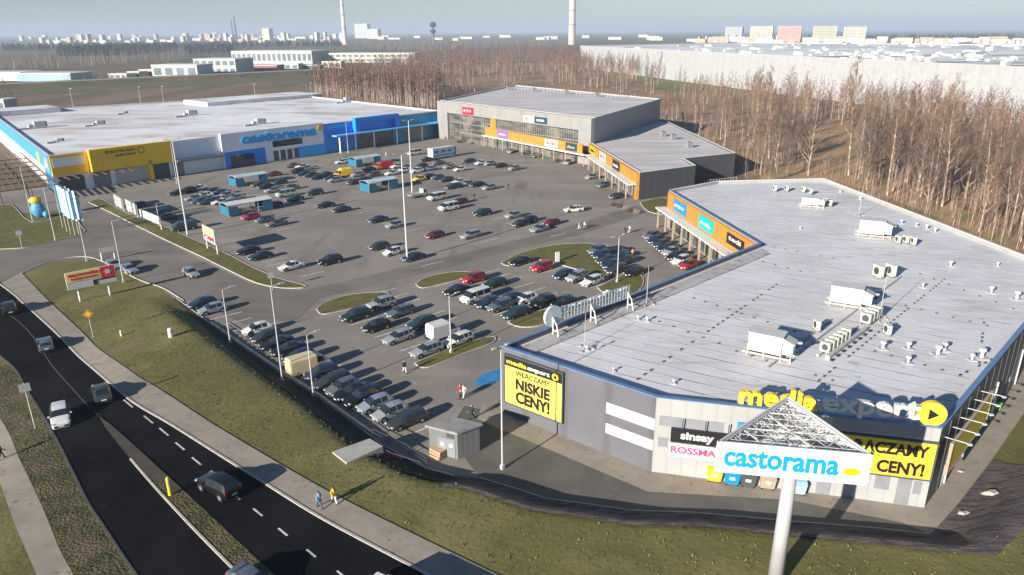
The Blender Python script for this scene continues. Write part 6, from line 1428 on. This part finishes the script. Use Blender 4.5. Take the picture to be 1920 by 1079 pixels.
# the rest of the wood: one object per stand, many simple trees nobody could count
BARK2 = mix_mat('stand_bark', [(.25,.18,.15), ((.40,.32,.27), .8, .5, .62, 3)], bump=0)  # duller bark tone for the trees of the stands
def stand(name, label, poly, cnt, Hr, mt, ntw=3, nb=9, blockers=(), dark=None, pine=False, tw=.28, seed=1):
    r = random.Random(seed); M = MB(); xs = [p[0] for p in poly]; ys = [p[1] for p in poly]; protos = []
    for s in range(5):
        if pine:
            P = MB(); H = 1.0
            for k in range(60):
                f = r.uniform(.15,1); rad = .26*(1.05-f)+.03; an = r.uniform(0,2*pi); a = Vector((rad*cos(an)*.3, rad*sin(an)*.3, f)); e = Vector((rad*cos(an), rad*sin(an), f-.05)); sd_ = Vector((-sin(an), cos(an), .2))*.13
                P.face([a, e-sd_, e+sd_]); P.face([a+Vector((0,0,.05)), e-sd_*.6+Vector((0,0,.06)), e+sd_*.6-Vector((0,0,.05))])
            protos.append(([Vector(v) for v in P.v], P.f, [1]*len(P.f)))
        else:
            T, Cn = tree_data(500+s, 20, nb, ntw, .22, .3, .05, 1.0, tw); i = len(T.v)
            T.v += Cn.v; n0 = len(T.f); T.f += [tuple(a+i for a in f) for f in Cn.f]
            protos.append(([Vector(v)/20 for v in T.v], T.f, [0]*n0+[1]*(len(T.f)-n0)))
    V = []; Fc = []; Mi = []; k = 0
    while k < cnt:
        px, py = r.uniform(min(xs), max(xs)), r.uniform(min(ys), max(ys))
        if not inpoly(px, py, poly): continue
        g = at(px, py)
        if any(inpoly(g.x, g.y, b_) for b_ in blockers) or (1505 < px < 1600 and 225 < py < 322): continue
        k += 1; pv, pf, pm = protos[r.randrange(5)]; H = r.uniform(*Hr); a = r.uniform(0, 2*pi); ca, sa = cos(a), sin(a); w_ = H*r.uniform(.85,1.2); o_ = len(V)
        V += [(g.x+(v.x*ca-v.y*sa)*w_, g.y+(v.x*sa+v.y*ca)*w_, v.z*H) for v in pv]; Fc += [tuple(i+o_ for i in f) for f in pf]; Mi += pm
    me = bpy.data.meshes.new(name); me.from_pydata(V, [], Fc); me.materials.append(BARK2); me.materials.append(mt); me.polygons.foreach_set('material_index', Mi)
    o = obj(name, me); tag(o, label, 'wood'); o['kind'] = 'stuff'; return o
BL = [inset(P_, -3) for P_ in (MEP, CP, HP, WP, WPn)]
stand('birch_wood', 'dense reddish brown birch wood stretching behind both stores', [(600,165),(700,160),(940,140),(1100,140),(1200,150),(1190,128),(1090,112),(1000,104),(880,104),(790,118),(700,150),(600,165),(585,182),(700,195),(822,208),(830,170),(700,165)], 1300, (15,23), TWIG1, 6, 16, BL, seed=2, tw=.30)
stand('birch_wood', 'tan bare wood between the grey hall and the far warehouse', [(1190,150),(1300,200),(1500,222),(1700,235),(1925,290),(1960,250),(1700,205),(1560,195),(1400,180),(1250,178)], 420, (9,18), TWIG1, 6, 14, BL, seed=3, tw=.22)
stand('scrub', 'brown bare scrub and bushes among the birches at the right', [(1240,215),(1395,335),(1550,340),(1920,478),(1990,500),(1925,290),(1700,235),(1500,222)], 1300, (1.5,7.5), TWIG2, 4, 9, BL, seed=4, tw=.16)
stand('birch_wood', 'bare wood continuing beyond the right side of the white roofed store', [(1960,300),(2600,330),(3000,520),(2500,690),(2060,540),(1990,500)], 260, (15,23), TWIG2, 6, 14, BL, seed=12, tw=.12)
stand('far_wood', 'hazy brown wood beyond the showrooms on the left', [(130,128),(300,118),(430,104),(440,96),(330,93),(120,103),(0,98),(-60,104),(-60,135)], 750, (13,19), TWIG3, 2, 7, (), seed=5, tw=.6)
stand('far_wood', 'brown wood on the central horizon behind the chimneys', [(440,92),(620,88),(790,100),(900,92),(1090,88),(1090,79),(900,76),(700,78),(500,80)], 900, (14,22), TWIG3, 2, 7, (), seed=6, tw=.8)
stand('pine_wood', 'dark green pine belt beyond the fields on the left', [(108,108),(200,106),(320,99),(335,93),(200,96),(110,101)], 420, (13,19), PINE, pine=True, seed=7)
stand('pine_wood', 'dark pine trees mixed into the wood left of the glazed hall', [(350,103),(440,98),(440,92),(350,95)], 120, (12,17), PINE, pine=True, seed=8)
stand('pine_wood', 'dark pine belt on the horizon behind the far housing', [(1300,74),(1915,70),(1915,75),(1300,79)], 300, (14,20), PINE, pine=True, seed=14)
stand('pine_wood', 'dark pine belt between the left city and the showrooms', [(0,92),(640,84),(640,88),(0,98)], 420, (12,18), PINE, pine=True, seed=15)
stand('scrub', 'low bare scrub on the field edge behind the blue store', [(130,160),(300,150),(300,140),(130,140)], 120, (4,9), TWIG3, 3, 8, (), seed=9, tw=.4)
stand('far_wood', 'thin line of trees before the far housing on the right', [(1190,88),(1350,84),(1920,98),(1920,86),(1350,78),(1190,80)], 300, (9,14), TWIG3, 2, 6, (BL[4],), seed=10, tw=.8)
# single trees and posts at the far left
plant(at(25,208).x, at(25,208).y, 3, .95, 'lone bushy bare tree behind the left end of the pale store roof', 'single trees'); plant(at(1440,345).x, at(1440,345).y, 6, .6, 'low spreading bare tree at the slate wing corner', 'single trees')
for i, px in enumerate((138, 265, 308, 480, 585)):
    b = at(px, 208-px*.03); t = thing('street_lamp', f"{ORD[i]} tall lamp post from the left on the track behind the pale store roof", 'street lamp', b, 0, 'lamp posts behind the blue store'); m = MB(); m.cone((0,0,0), (0,0,11), .14, .07, 6); lpart(m, 'pole', POLEM, t); m = MB(); m.box((.6,0,11), (1.4,.25,.15)); lpart(m, 'lamp_head', LGREY, t)
# grass tufts on the near bank
M = MB(); r = random.Random(9)
pts_k = 0
RDW = [(p.x, p.y) for p in fr]
GZ = [(at(*p, 1.25).x, at(*p, 1.25).y) for p in [(60,520),(260,545),(350,590),(440,670),(600,775),(700,858),(830,905),(1000,965),(1180,1000),(1500,1020),(1740,1050),(1850,1030),(1925,900),(1990,1200),(1200,1260),(941,1084),(790,1016),(637,940),(531,880),(400,802),(253,708),(153,628),(93,572)]]
gx0, gx1 = min(p[0] for p in GZ), max(p[0] for p in GZ); gy0, gy1 = min(p[1] for p in GZ), max(p[1] for p in GZ)
while pts_k < 3000:
    x, y = r.uniform(gx0, gx1), r.uniform(gy0, gy1)
    if not inpoly(x, y, GZ): continue
    pts_k += 1; z = hgt(x, y); s_ = r.uniform(.05,.16)*(1.7 if r.random() < .08 else 1); mi = 0 if r.random() < .55 else (1 if r.random() < .75 else 2)
    for k in range(4):
        a = r.uniform(0, 2*pi); dx, dy = cos(a), sin(a); M.face([(x-dy*.05, y+dx*.05, z-.02), (x+dy*.05, y-dx*.05, z-.02), (x+dx*s_*.8, y+dy*s_*.8, z+s_)], mi)
o = M.build('grass_tufts', [mat('tuft_green', (.14,.128,.042), .9, var=.3, scale=.3), mat('tuft_straw', (.19,.165,.075), .9, var=.2, scale=.3), mat('tuft_dark', (.085,.085,.03), .9)]); tag(o, 'rough winter grass tufts on the roadside bank', 'grass'); o['kind'] = 'stuff'

# ================================================================== HAZE
m = MB(); m.box((0, 0, 84), (56000, 56000, 172)); hzm = bpy.data.materials.new('haze'); hzm.use_nodes = True
N = hzm.node_tree.nodes; N.remove(N['Principled BSDF']); pv = N.new('ShaderNodeVolumePrincipled'); pv.inputs['Color'].default_value = (.58,.70,.86,1); pv.inputs['Density'].default_value = .00016; pv.inputs['Anisotropy'].default_value = .0
hzm.node_tree.links.new(pv.outputs[0], N['Material Output'].inputs['Volume'])
o = m.build('haze', hzm); o['kind'] = 'stuff'; tag(o, 'thin blue winter haze over the far plain', 'haze'); o['kind'] = 'stuff'
